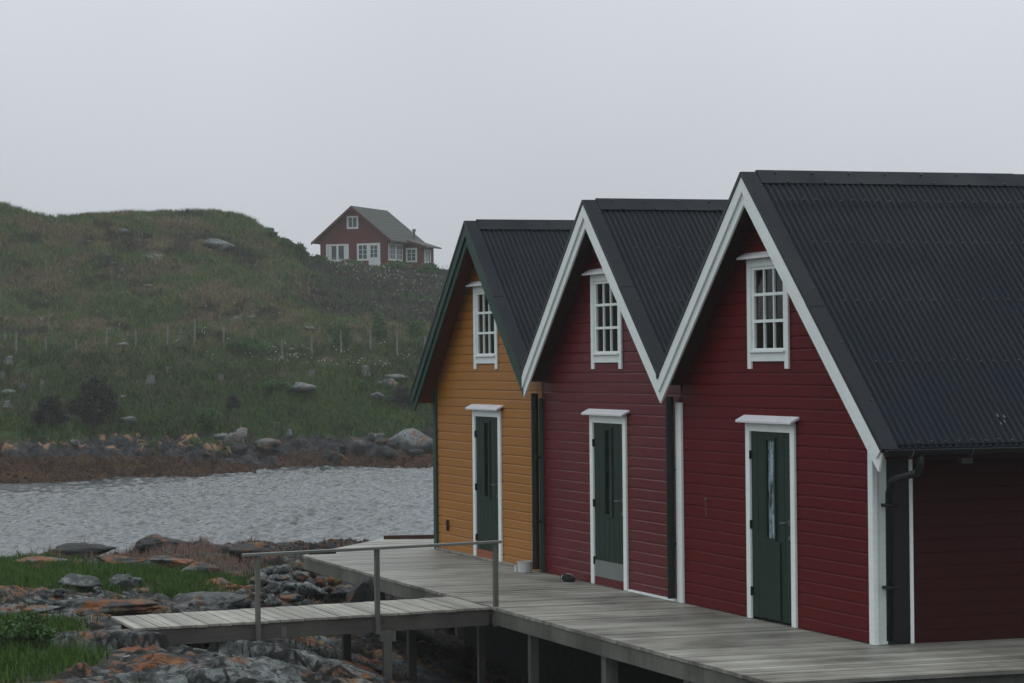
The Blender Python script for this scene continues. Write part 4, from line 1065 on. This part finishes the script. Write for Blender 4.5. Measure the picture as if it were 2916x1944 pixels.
w = MB(); w.box(1.995, 2.055, -0.09, -0.076, 0.98, 2.06)
for zz in (1.34, 1.70): w.box(1.70, 2.35, -0.088, -0.0765, zz-.02, zz+.02)
cpart(w, 'door_bars', m_cabinwhite, dd_)
cwin(-0.62, 0.50, 3.62, 4.80, 2, 1)
cwin(0.25, 2.0, 0.68, 2.28, 4, 3, 's', 3.3); cwin(2.15, 3.75, 0.68, 2.28, 4, 3, 's', 3.3)
cwin(3.58, 4.68, 0.60, 1.92, 2, 3, 'f', 4.0); cwin(4.4, 6.0, 0.50, 1.80, 4, 1, 's', 5.21)

# ------------------------------------------------------------------ boulders near
def boulder_at(px, py, wpx, hpx, seed, mat, label, group, cat='boulder', dmax=80, rough=0.22, name='boulder', fixd=None, sharp=1.0, cuts=8, zfrac=0.45):
    if fixd: d = fixd; s = (px-1458)/FPX*d; z = zof(px, py, d); x, y = sd2w(s, d)
    else: x, y, z, d, s = place(px, py, 26. if dmax < 100 else 100., dmax)
    wm = wpx*d/FPX; hm = hpx*d/FPX
    return tag(blob(name, (wm/2, wm/2*random.uniform(0.8, 1.2), hm*0.62), seed, mat, (x, y, z+hm*zfrac), random.uniform(-0.6, 0.6)+YAW, rough, 4 if dmax < 100 else 3, sharp, None, 0, cuts), label, cat, group)
def bl(px, py, w_, h_, seed, mat, label, group=None, **kw): return boulder_at(px, py, w_, h_, seed, mat, label, group, **kw)
# singled out stones
bl(228, 1682, 118, 44, 21, m_rock_g, 'large pale grey rounded boulder at the edge of the green grass', name='boulder')
bl(350, 1680, 92, 46, 22, m_rock_g, 'pale blue grey angular boulder right of the large rounded one', rough=0.3)
bl(155, 1700, 42, 22, 23, m_rock_g, 'small grey stone left of the large pale boulder, nearer the gangway')
bl(118, 1706, 32, 22, 24, m_rock_m, 'leftmost small dark stone at the foot of the pale boulders')
bl(268, 1690, 40, 16, 25, m_rock_g, 'small white stone lying between the two pale boulders')
def hullrock(name, outline, d, thick, mat, label, cat):
    """angular block: its outline at distance d, thickened away from the viewer and faceted"""
    bm = bmesh.new(); cx_ = sum(p[0] for p in outline)/len(outline); cy_ = sum(p[1] for p in outline)/len(outline)
    o3 = None; rr = random.Random(8)
    for k_, sc in ((0.0, 0.80), (0.35, 1.0), (1.0, 0.72)):
        for (px, py) in outline:
            dd_ = d+thick*k_; s_ = (cx_+(px-cx_)*sc-1458)/FPX*d; z_ = zof(cx_+(px-cx_)*sc, cy_+(py-cy_)*(sc if py < cy_ else 1), d)
            x_, y_ = sd2w(s_, dd_)
            if o3 is None: o3 = (x_, y_, z_)
            bm.verts.new((x_-o3[0]+rr.uniform(-.02, .02), y_-o3[1]+rr.uniform(-.02, .02), z_-o3[2]+rr.uniform(-.02, .02)))
    r = bmesh.ops.convex_hull(bm, input=bm.verts); bmesh.ops.delete(bm, geom=[v for v in bm.verts if not v.link_faces], context='VERTS')
    me = bpy.data.meshes.new(name); bm.to_mesh(me); bm.free(); me.materials.append(mat)
    o = bpy.data.objects.new(name, me); COL.objects.link(o); o.location = o3
    bv = o.modifiers.new('edge', 'BEVEL'); bv.width = 0.015; bv.segments = 2
    return tag(o, label, cat)
hullrock('slate_block', [(978, 1702), (1008, 1668), (1030, 1649), (1046, 1652), (1060, 1688), (1066, 1740), (970, 1745)], 35.0, 0.9, m_rock_d, 'dark pointed slate block leaning by the deck edge beyond the gangway', 'boulder')
# bank of cobbles left of the deck
r_ = random.Random(41); G1 = 'lichened boulders on the bank between gangway and deck'
lab_o = 'orange lichened boulder on the bank between gangway and deck'; lab_g = 'bare grey boulder on the bank between gangway and deck'; lab_m = 'boulder with patchy lichen on the bank between gangway and deck'
ORD = ['first', 'second', 'third', 'fourth', 'fifth', 'sixth', 'seventh', 'eighth', 'ninth', 'tenth', 'eleventh', 'twelfth', 'thirteenth', 'fourteenth', 'fifteenth', 'sixteenth', 'seventeenth', 'eighteenth', 'nineteenth', 'twentieth', 'twenty-first', 'twenty-second', 'twenty-third', 'twenty-fourth', 'twenty-fifth', 'twenty-sixth']
ROWS = ['topmost', 'second highest', 'third highest', 'third lowest', 'second lowest', 'lowest']
cnt = 0
for row, (yy_, xa_, xb_) in enumerate([(1632, 730, 860), (1652, 700, 900), (1672, 690, 930), (1690, 670, 950), (1708, 650, 930), (1726, 640, 860)]):
    xx_ = xa_+r_.uniform(0, 20); incol = 0
    while xx_ < xb_:
        ww = r_.uniform(26, 66); mt_, lb_ = r_.choice([(m_rock_o, 'orange lichened boulder'), (m_rock_g, 'bare grey boulder'), (m_rock_m, 'patchy lichened boulder'), (m_rock_m, 'patchy lichened boulder')])
        lb_ = '%s, %s from left in the %s row beside the deck' % (lb_, ORD[incol], ROWS[row]); incol += 1
        boulder_at(xx_+ww/2, yy_+r_.uniform(-6, 6), ww, ww*r_.uniform(0.35, 0.55), 100+cnt, mt_, lb_, G1); cnt += 1; xx_ += ww*0.93
G2 = 'flat stones in the foreground rocks'
for (px, py, w_, h_, mt_, lab) in [(330, 1610, 150, 22, m_rock_o, 'long orange lichened slab at the water side of the grass'), (90, 1612, 190, 24, m_rock_o, 'orange lichened slab on the shore at the far left edge of the grass'),
        (480, 1615, 130, 30, m_rock_o, 'orange and grey slab among pink seed heads near the handrail end'), (560, 1640, 120, 34, m_rock_m, 'grey slab with lichen directly left of the first rail post')]:
    bl(px, py, w_, h_, px, mt_, lab, None, name='rock_slab')
for (px, py, w_, h_, mt_, lab) in [(575, 1722, 250, 62, m_rock_m, 'broad grey rock ledge with lichen behind the gangway, left of the cobbles'), (300, 1738, 330, 40, m_rock_m2, 'long orange lichened ledge in front of the pale boulders'),
        (600, 1668, 190, 34, m_rock_o, 'orange topped ledge above the broad grey one'), (110, 1742, 160, 26, m_rock_o, 'orange crusted ledge above the green leafy clump')]:
    bl(px, py, w_, h_, px+7, mt_, lab, None, name='rock_ledge', zfrac=0.0, rough=0.3)
for (px, py, w_, h_, mt_, lab) in [(440, 1560, 200, 42, m_rock_d, 'long black tidal rock rising against the water'), (240, 1578, 180, 30, m_rock_d, 'low black tidal rock left of the long one, against the water'),
        (690, 1580, 150, 36, m_rock_d, 'black seaweed fringed rock behind the end of the handrail')]:
    bl(px, py, w_, h_, px+3, mt_, lab, None, name='tidal_rock', zfrac=0.2)

# ------------------------------------------------------------------ far shore stones, stumps, bushes
def R3(x, y): return (x*0.53146, 950+y*0.53146)
for (x, y, w_, h_, mt_, lab) in [(2200, 640, 280, 130, m_rock_g, 'great grey rounded boulder on the far shore beside the ochre boathouse'), (1915, 650, 95, 80, m_rock_g, 'white topped boulder on the far shore left of the great grey one'),
        (2010, 575, 90, 50, m_rock_g, 'pale boulder standing behind the white topped one on the far shore'), (1820, 690, 80, 50, m_rock_d, 'dark smooth boulder at the weed line of the far shore'), (2060, 655, 100, 60, m_rock_d, 'dark boulder leaning against the great grey one'),
        (1250, 600, 120, 80, m_rock_m, 'dark ledge block with orange lichen below the white rubble heap'), (1430, 610, 150, 56, m_rock_m, 'low lichened ledge right of the rubble heap on the far shore')]:
    px, py = R3(x, y); bl(px, py, w_*0.531, h_*0.531, int(x), mt_, lab, None, dmax=300, rough=0.28, zfrac=0.3)
for i_, (x, y, w_, h_, lab) in enumerate([(1610, 300, 150, 50, 'grey outcrop rock beside a green bush on the knoll'), (2130, 240, 150, 36, 'flat pale slab on the slope just left of the ochre roof edge'), (2010, 350, 90, 40, 'white weathered stone below the pale slab on the slope'),
        (680, 480, 110, 32, 'flat grey slab lying in the green meadow above the shore'), (1285, 555, 90, 60, 'white rubble rock heaped at the head of the far shore'), (1180, 560, 90, 30, 'low pale stone left of the white rubble heap'), (1545, 550, 40, 44, 'single white stone in the green grass above the far shore'),
        (650, 350, 70, 18, 'thin pale stone right of the dark bush'), (655, 308, 40, 16, 'small pale stone above the thin one right of the dark bush'), (40, 320, 100, 26, 'pale slab near the left edge above the dark bush'), (2080, 290, 110, 50, 'broken pale rock under the flat slab on the slope'), (415, 205, 60, 14, 'flat grey stone in the meadow below the fence'), (30, 40, 40, 50, 'grey boulder at the left end of the wire fence')]):
    px, py = R3(x, y); bl(px, py, w_*0.531, h_*0.531, 300+i_, m_rock_p, lab, None, dmax=300, rough=0.3, zfrac=0.3, cat='rock', name='rock')
def R1(x, y): return (x*0.38265, 500+y*0.38265)
i_ = 0
for (x, y, w_, h_) in [(920, 425, 110, 60), (1640, 540, 260, 110), (670, 500, 40, 26), (860, 660, 60, 26), (920, 715, 40, 36), (530, 725, 60, 30), (250, 800, 60, 30), (350, 950, 70, 40), (310, 1080, 50, 40), (1100, 830, 80, 34), (1230, 910, 60, 26), (1520, 900, 90, 16), (2180, 890, 40, 30), (1490, 985, 26, 18), (1320, 1240, 70, 40), (1150, 1295, 30, 26), (930, 1265, 110, 36), (435, 365, 30, 36), (50, 625, 30, 30), (700, 840, 40, 18), (1830, 985, 24, 40), (390, 1060, 60, 40), (2300, 1150, 80, 40), (100, 790, 50, 16)]:
    HS = sorted([250,350,310,670,860,920.5,530,1100,1230,1520,2180,1490,1320,1150,930,435,50,700,1830,390,2300,100])
    px, py = R1(x, y)
    big = w_ > 90
    lab = {920: 'worn grey outcrop high on the left hillside below the crest', 1640: 'broad grey rock outcrop on the right shoulder of the hill'}.get(x if y in (425, 540) else -1, 'small pale stone on the hillside, %s from the left above the fence' % ORD[min(range(len(HS)), key=lambda q: abs(HS[q]-(x+(0.5 if x == 920 else 0))))])
    if lab.startswith('small'): gp = 'pale stones scattered on the hillside'
    else: gp = None
    bl(px, py, w_*0.383, h_*0.383*0.8, 500+i_, m_rock_p, lab, gp, dmax=300, rough=0.3, zfrac=0.22, cat='rock', name='rock'); i_ += 1

fr_ = random.Random(77); xs_ = sorted([fr_.uniform(560, 800) for _ in range(6)]+[fr_.uniform(930, 1225) for _ in range(10)]+[fr_.uniform(20, 400) for _ in range(2)])
for i_, px in enumerate(xs_):
    left_ = px < 640; py = fr_.uniform(1262, 1306); ww = fr_.choice([fr_.uniform(14, 30), fr_.uniform(30, 66)])
    lab = '%s on the far tidal shore, %s from the left of its row' % ('dark boulder' if i_ % 3 else 'lichened boulder', ORD[i_])
    bl(px, py, ww, ww*fr_.uniform(0.35, 0.6), 700+i_, m_rock_dd if i_ % 3 else m_rock_m, lab, 'boulders strewn along the far tidal shore', dmax=300, rough=0.3, zfrac=0.2)
def stump(px, py, hpx, wpx, label, seed):
    x, y, z, d, s = place(px, py, 100., 300.)
    h = hpx*d/FPX*1.1; r0 = wpx*d/FPX/2; rr = random.Random(seed)
    w = MB(); seg = 12; rings = []
    prof = [(1.35, -0.15), (1.05, 0.15), (0.88, 0.6), (0.92, 1.0)]
    js = [rr.uniform(0.8, 1.2) for _ in range(seg)]; top = [rr.uniform(-0.22, 0.15) for _ in range(seg)]
    for q, (a_, zz) in enumerate(prof):
        k = len(w.v); rings.append(k)
        for j in range(seg):
            an = 2*math.pi*j/seg; w.v.append((a_*r0*js[j]*math.cos(an), a_*r0*js[j]*math.sin(an), h*(zz+(top[j] if q == 3 else 0))))
    for a_, b_ in zip(rings, rings[1:]):
        for j in range(seg): w.f.append((a_+j, a_+(j+1) % seg, b_+(j+1) % seg, b_+j)); w.m.append(0)
    w.v.append((0, 0, h*0.85)); c = len(w.v)-1
    for j in range(seg): w.f.append((rings[-1]+j, rings[-1]+(j+1) % seg, c)); w.m.append(0)
    o = w.build('tree_stump', m_stump); o.location = (x, y, z); tag(o, label, 'stump', 'weathered tree stumps in the meadow')
for i_, (x, y, h, w_, lab) in enumerate([(50, 165, 36, 40, 'pale tree stump near the left edge just below the fence'), (900, 212, 28, 40, 'square topped pale stump in the meadow above the middle of the shore'), (985, 232, 16, 24, 'low stump right of the square topped one'),
        (805, 268, 40, 50, 'broken stump with spreading root, right of the dark bush'), (1335, 235, 16, 24, 'small white stump in the middle of the meadow'), (1180, 250, 30, 28, 'narrow grey stump left of the knoll top'), (1670, 225, 24, 34, 'pale stump near the fence, above the knoll outcrop'),
        (1955, 222, 42, 50, 'tall grey stump left of the pale slab'), (15, 240, 30, 30, 'round topped stump cut by the left edge'), (225, 275, 24, 26, 'dark stump above the left side of the dark bush'), (120, 300, 30, 34, 'squat dark stump left above the dark bush'), (35, 395, 26, 36, 'wide stump at the left edge, level with the dark bush')]):
    px, py = R3(x, y); stump(px, py, h*0.531, w_*0.531, lab, i_)

# fence along the foot of the hill
fp = [(87, 108), (246, 126), (409, 124), (570, 126), (730, 126), (897, 135), (1043, 140), (1198, 148), (1353, 150), (1512, 160), (1668, 158), (1828, 165), (1986, 170), (2127, 172), (2275, 176), (-80, 104), (2430, 178), (2590, 178)]
fpts = []
for (x, y) in fp:
    px, py = R3(x, y); d = 155.5+0.0022*px; s = (px-1458)/FPX*d; xx, yy = sd2w(s, d); fpts.append((px, xx, yy, float(ground(np.array([s]), np.array([d]))[0]), d))
fpts.sort()
fence = empty('wire_fence', fpts[7][1:4], 'wire fence on thin grey posts along the foot of the hill', 'fence')
FO = tuple(fence.location); rr = random.Random(9); tops = []
for (px, x, y, z, d) in fpts:
    h = rr.uniform(1.25, 1.42); lx, ly = rr.uniform(-.05, .05), rr.uniform(-.04, .04); w = MB()
    w.tube([(x, y, z-0.2), (x+lx*.5, y+ly*.5, z+h*0.5), (x+lx, y+ly, z+h)], [0.060, 0.055, 0.045], 8); w.build('fence_post', m_fpost, fence, origin=FO)
    tops.append((x, y, z))
for hh in (0.35, 0.7, 1.05):
    w = MB()
    for a_, b_ in zip(tops, tops[1:]): w.bar((a_[0], a_[1], a_[2]+hh), (b_[0], b_[1], b_[2]+hh), 0.006, 0.006)
    w.build('fence_wire', m_iron, fence, origin=FO)

# ------------------------------------------------------------------ foliage
def blades(name, P, h, wd, mat, lean=0.5, per=1, spread=None, kind='stuff', label=None, cat=None, seed=1, smooth=False):
    """P (n,3) roots; one bent blade of two triangles each"""
    r = np.random.default_rng(seed); P = np.repeat(P, per, axis=0); n = len(P)
    if per > 1: P = P+np.c_[r.normal(0, wd.mean() if hasattr(wd, 'mean') else wd, (n, 2))*2.0, np.zeros(n)]*(1 if spread is None else spread)
    h = (np.repeat(h, per) if np.ndim(h) else h)*r.uniform(0.55, 1.2, n); wd = (np.repeat(wd, per) if np.ndim(wd) else wd)*r.uniform(0.6, 1.3, n)
    a = r.uniform(0, 2*np.pi, n); b = r.uniform(0, 2*np.pi, n); ln = lean*h*r.uniform(0.2, 1.0, n)
    side = np.c_[np.cos(a), np.sin(a), np.zeros(n)]*wd[:, None]/2
    tip = np.c_[np.cos(b)*ln, np.sin(b)*ln, h]; mid = tip*np.array([0.35, 0.35, 0.55])
    V = np.stack([P-side, P+side, P+mid+side*0.8, P+mid-side*0.8, P+tip], 1).reshape(-1, 3)
    k = np.arange(n)*5
    Fq = np.concatenate([np.c_[k, k+1, k+2], np.c_[k, k+2, k+3], np.c_[k+3, k+2, k+4]])
    o = npmesh(name, V, Fq, mat); tag(o, label, cat, None, kind); return o
def scatter_far(n, dlo, dhi, pxlo, pxhi, seed, maskfn=None):
    r = np.random.default_rng(seed); d = np.sqrt(r.uniform(dlo**2, dhi**2, n)); px = r.uniform(pxlo, pxhi, n); s = (px-1458)/FPX*d
    if maskfn is not None:
        A = far_attr(s, d); m = maskfn(A, s, d, px, r.random(n)); s = s[m]; d = d[m]
    x, y = sd2w(s, d); return np.c_[x, y, ground(s, d)-0.02]
P_ = scatter_far(420000, 122, 218, -900, 2100, 21, lambda A, s, d, px, u: (A['shore'] < 0.35) & (A['heath'] < 0.35+0.65*u) & (u > 0.0))
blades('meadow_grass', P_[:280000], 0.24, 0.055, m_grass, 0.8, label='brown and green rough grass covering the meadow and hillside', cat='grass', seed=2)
P_ = scatter_far(27000, 126, 218, -900, 2100, 27, lambda A, s, d, px, u: (A['shore'] < 0.35) & (fbm(s*0.5+9, d*0.35, 4) > 0.47) & (A['heath'] < 0.6+0.4*u))
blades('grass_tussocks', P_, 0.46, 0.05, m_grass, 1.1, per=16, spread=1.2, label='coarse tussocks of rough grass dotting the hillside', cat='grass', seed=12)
P_ = scatter_far(160000, 122, 215, -900, 2100, 22, lambda A, s, d, px, u: (A['shore'] < 0.3) & (A['lush'] > 0.25+0.6*u))
blades('lush_grass', P_, 0.34, 0.06, m_lush, 0.6, label='dark green lush grass above the far shore', cat='grass', seed=3)
P_ = scatter_far(210000, 130, 238, 0, 2100, 23, lambda A, s, d, px, u: (A['heath'] > 0.25+0.6*u))
blades('heather', P_, 0.34, 0.09, m_heather, 1.0, label='dull purple grey heather on the slope below the cabin', cat='heather', seed=4)
P_ = scatter_far(180000, 106, 138, -900, 2100, 24, lambda A, s, d, px, u: (A['weed'] > 0.4)); P_ = P_[P_[:, 2] > WATER-0.05]
blades('seaweed', P_, 0.07, 0.07, m_weed, 2.2, label='rust brown seaweed covering the far tidal shore', cat='seaweed', seed=5)
# near grass
def scatter_near(n, s0, s1, d0_, d1_, seed, fn):
    r = np.random.default_rng(seed); s = r.uniform(s0, s1, n); d = r.uniform(d0_, d1_, n); z = ground(s, d); gm = grass_near(s, d)
    m = fn(s, d, z, gm, r.random(n)); x, y = sd2w(s[m], d[m]); return np.c_[x, y, z[m]-0.01]
P_ = scatter_near(260000, -19, -3.5, 26, 54, 31, lambda s, d, z, gm, u: gm > 0.15+0.8*u)
blades('shore_grass', P_, 0.15, 0.014, m_lush, 0.7, label='green grass growing between the near rocks', cat='grass', seed=6)
P_ = scatter_near(26000, -9, 0, 27, 56, 32, lambda s, d, z, gm, u: (gm < 0.6) & (fbm(s*0.9+31, d*0.7, 4) > 0.60) & (z > -0.95))
blades('sparse_grass', P_, 0.13, 0.010, m_grass, 0.9, label='thin dry grass in the cracks of the near rocks', cat='grass', seed=7)
P_ = scatter_near(60000, -9, -2.6, 42, 60, 33, lambda s, d, z, gm, u: (fbm(s*0.8+3, d*0.5, 4) > 0.55) & (gm < 0.5) & (z > -1.05))
blades('seed_heads', P_[:5500], 0.16, 0.013, m_pink, 0.5, label='pinkish dry seed heads among the orange rocks', cat='grass', seed=8)
P_ = scatter_near(170000, -9, 5, 30, 70, 34, lambda s, d, z, gm, u: (z < -1.0) & (z > WATER-0.05) & (fbm(s*0.9+11, d*0.6, 4) > 0.47))
blades('near_seaweed', P_, 0.045, 0.03, m_weed, 2.4, label='brown seaweed on the low rocks beside and under the deck', cat='seaweed', seed=9)

def bush(name, px, py, wpx, hpx, mat, label, seed, n=5000, leaf=0.10, d0=100., d1=300., cat='bush', dense=0.5, twiggy=False):
    x, y, z, d, s = place(px, py, d0, d1); W = wpx*d/FPX/2; H = hpx*d/FPX; r = np.random.default_rng(seed)
    root = empty(name, (x, y, z), label, cat)
    w = MB(); tips = []
    for k in range(18 if not twiggy else 90):
        a = r.uniform(0, 2*np.pi); q = r.uniform(0.05, 1.0); tx, ty, tz = W*q*math.cos(a), W*0.8*q*math.sin(a), H*(1-0.6*q*q)*r.uniform(0.55, 1.12)
        w.tube([(tx*0.1, ty*0.1, -0.1), (tx*0.5, ty*0.5, tz*0.55), (tx, ty, tz)], [0.035*H/2, 0.02*H/2, 0.006], 5); tips.append((tx, ty, tz))
    w.build('stems', m_stem, root)
    T = np.array(tips); k = r.integers(0, len(T), n); t = r.uniform(0.35, 1.0, n)**0.7
    C_ = T[k]*t[:, None]; C_[:, 2] = T[k][:, 2]*np.sqrt(t)
    C_ += r.normal(0, 1, (n, 3))*np.array([W, W, H*0.7])*(0.045 if twiggy else 0.14); C_[:, 2] = np.abs(C_[:, 2])
    a = r.normal(size=(n, 3)); a /= np.linalg.norm(a, axis=1)[:, None]; b_ = np.cross(a, r.normal(size=(n, 3))); b_ /= np.linalg.norm(b_, axis=1)[:, None]
    L_ = leaf*r.uniform(0.5, 1.2, n)[:, None]
    V = np.stack([C_-a*L_, C_+b_*L_*0.45, C_+a*L_, C_-b_*L_*0.45], 1).reshape(-1, 3); kk = np.arange(n)*4
    Fq = np.c_[kk, kk+1, kk+2, kk+3]
    o = npmesh('foliage', V, Fq, mat); o.parent = root
    return root
def Rb(x, y): return R3(x, y)
px, py = R3(500, 500); bush('bush', px, py, 215, 140, m_bushdark, 'big dark brushy bush on the left of the meadow above the shore', 51, 12000, 0.10, twiggy=True)
px, py = R3(270, 505); bush('bush', px, py, 150, 85, m_bushdark, 'lower dark bush merging with the big one on its left', 52, 6500, 0.10, twiggy=True)
for i_, (x, y, w_, h_, mt_, lab) in enumerate([(1110, 495, 160, 90, m_bushgreen, 'dark green bush on the knoll above the white rubble'), (905, 500, 80, 50, m_bushgreen, 'small green bush left of the knoll bush'), (1480, 305, 190, 50, m_bushgreen, 'low green bush left of the knoll outcrop'),
        (1945, 305, 60, 45, m_bushgreen, 'small round green bush on the right of the knoll'), (1250, 400, 90, 60, m_bushdark, 'dark bush on top of the knoll'), (2150, 390, 200, 90, m_bushdark, 'dark heathery bush at the right beside the ochre roof edge')]):
    px, py = R3(x, y); bush('bush', px, py, w_*.531, h_*.531, mt_, lab, 60+i_, 5000, 0.09)
for i_, (X_, Y_, w_, h_, mt_, lab) in enumerate([(785, 800, 60, 55, m_bushgreen, 'young green shrub by the fence, left of two others'), (873, 790, 55, 60, m_bushgreen, 'young green shrub by the fence, middle of the three'), (952, 790, 45, 50, m_bushgreen, 'young green shrub by the fence beside the ochre roof'),
        (565, 815, 150, 42, m_bushgreen, 'wide bright green shrub behind the fence')]):
    bush('shrub', X_*1.2398, Y_*1.2398, w_*1.24, h_*1.24, mt_, lab, 80+i_, 4200, 0.09, cat='shrub')
for i_, (X_, Y_, w_, h_, lab) in enumerate([(690, 592, 50, 30, 'dark green shrub at the foot of the hill crest left of the cabin'), (655, 572, 50, 22, 'green shrub on the falling crest of the hill'), (620, 545, 40, 18, 'uppermost shrub on the falling crest'), (735, 606, 50, 18, 'leafy shrub under the left corner of the cabin'),
        (905, 622, 90, 20, 'leafy shrub under the right side of the cabin'), (800, 612, 90, 14, 'low leafy shrub below the cabin front'), (985, 628, 60, 20, 'rounded shrub right of the cabin')]):
    bush('shrub', X_*1.2398, Y_*1.2398, w_*1.24, h_*1.24, m_bushgreen, lab, 90+i_, 3800, 0.11, cat='shrub')
bush('bush', 75, 1838, 190, 70, m_bushgreen, 'bright green leafy clump at the lower left beside the gangway end', 120, 7000, 0.03, 26., 60.)
bush('bush', 18, 1845, 90, 50, m_bushgreen, 'green leafy clump cut by the lower left edge of the picture', 121, 3500, 0.03, 26., 60.)

# flowers: white heads
def heads(name, P, r0, label, seed, mat=None):
    r = np.random.default_rng(seed); n = len(P); q = r0*r.uniform(0.5, 1.2, n)
    base = np.array([[1, 0, 0], [0, 1, 0], [-1, 0, 0], [0, -1, 0], [0, 0, 1], [0, 0, -1]], float)
    V = (P[:, None, :]+base[None]*q[:, None, None]).reshape(-1, 3); k = (np.arange(n)*6)[:, None]
    T = np.array([[0, 1, 4], [1, 2, 4], [2, 3, 4], [3, 0, 4], [1, 0, 5], [2, 1, 5], [3, 2, 5], [0, 3, 5]])
    Fq = (k[:, None, :]+T[None]).reshape(-1, 3); tag(npmesh(name, V, Fq, mat or m_flower), label, 'flowers', None, 'stuff')
def fl(n, d0_, d1_, p0, p1, seed, thr, hgt):
    r = np.random.default_rng(seed); d = r.uniform(d0_, d1_, n); px = r.uniform(p0, p1, n); s = (px-1458)/FPX*d
    m = fbm(s*0.5+seed, d*0.4, 4) > thr; s = s[m]; d = d[m]; x, y = sd2w(s, d); return np.c_[x, y, ground(s, d)+hgt*r.uniform(0.6, 1.2, len(s))]
P_ = np.concatenate([fl(420, 152, 160, 550, 1300, 1, 0.52, 0.42), fl(60, 155, 185, 300, 1250, 2, 0.55, 0.35)])
heads('white_flowers', P_, 0.042, 'white cottony flower heads along the fence', 3)
P_ = np.concatenate([fl(300, 200, 222, 930, 1300, 5, 0.44, 0.6), fl(260, 176, 212, 1060, 1290, 6, 0.50, 0.4)])
heads('hilltop_flowers', P_, 0.055, 'pale flower heads in front of the hilltop cabin', 7, m_flower2)

distant()
# ------------------------------------------------------------------ haze
w = MB(); w.box(-900, 900, -900, 900, -5.4, 26.0); hz = w.build('haze', []); tag(hz, kind='stuff')
m = bpy.data.materials.new('haze_air'); m.use_nodes = True; t = m.node_tree
for n_ in list(t.nodes): t.nodes.remove(n_)
oo = t.nodes.new('ShaderNodeOutputMaterial'); pv = t.nodes.new('ShaderNodeVolumePrincipled'); pv.inputs['Density'].default_value = 0.00040
pv.inputs['Color'].default_value = (0.96, 0.98, 0.97, 1); t.links.new(pv.outputs[0], oo.inputs['Volume']); hz.data.materials.append(m)
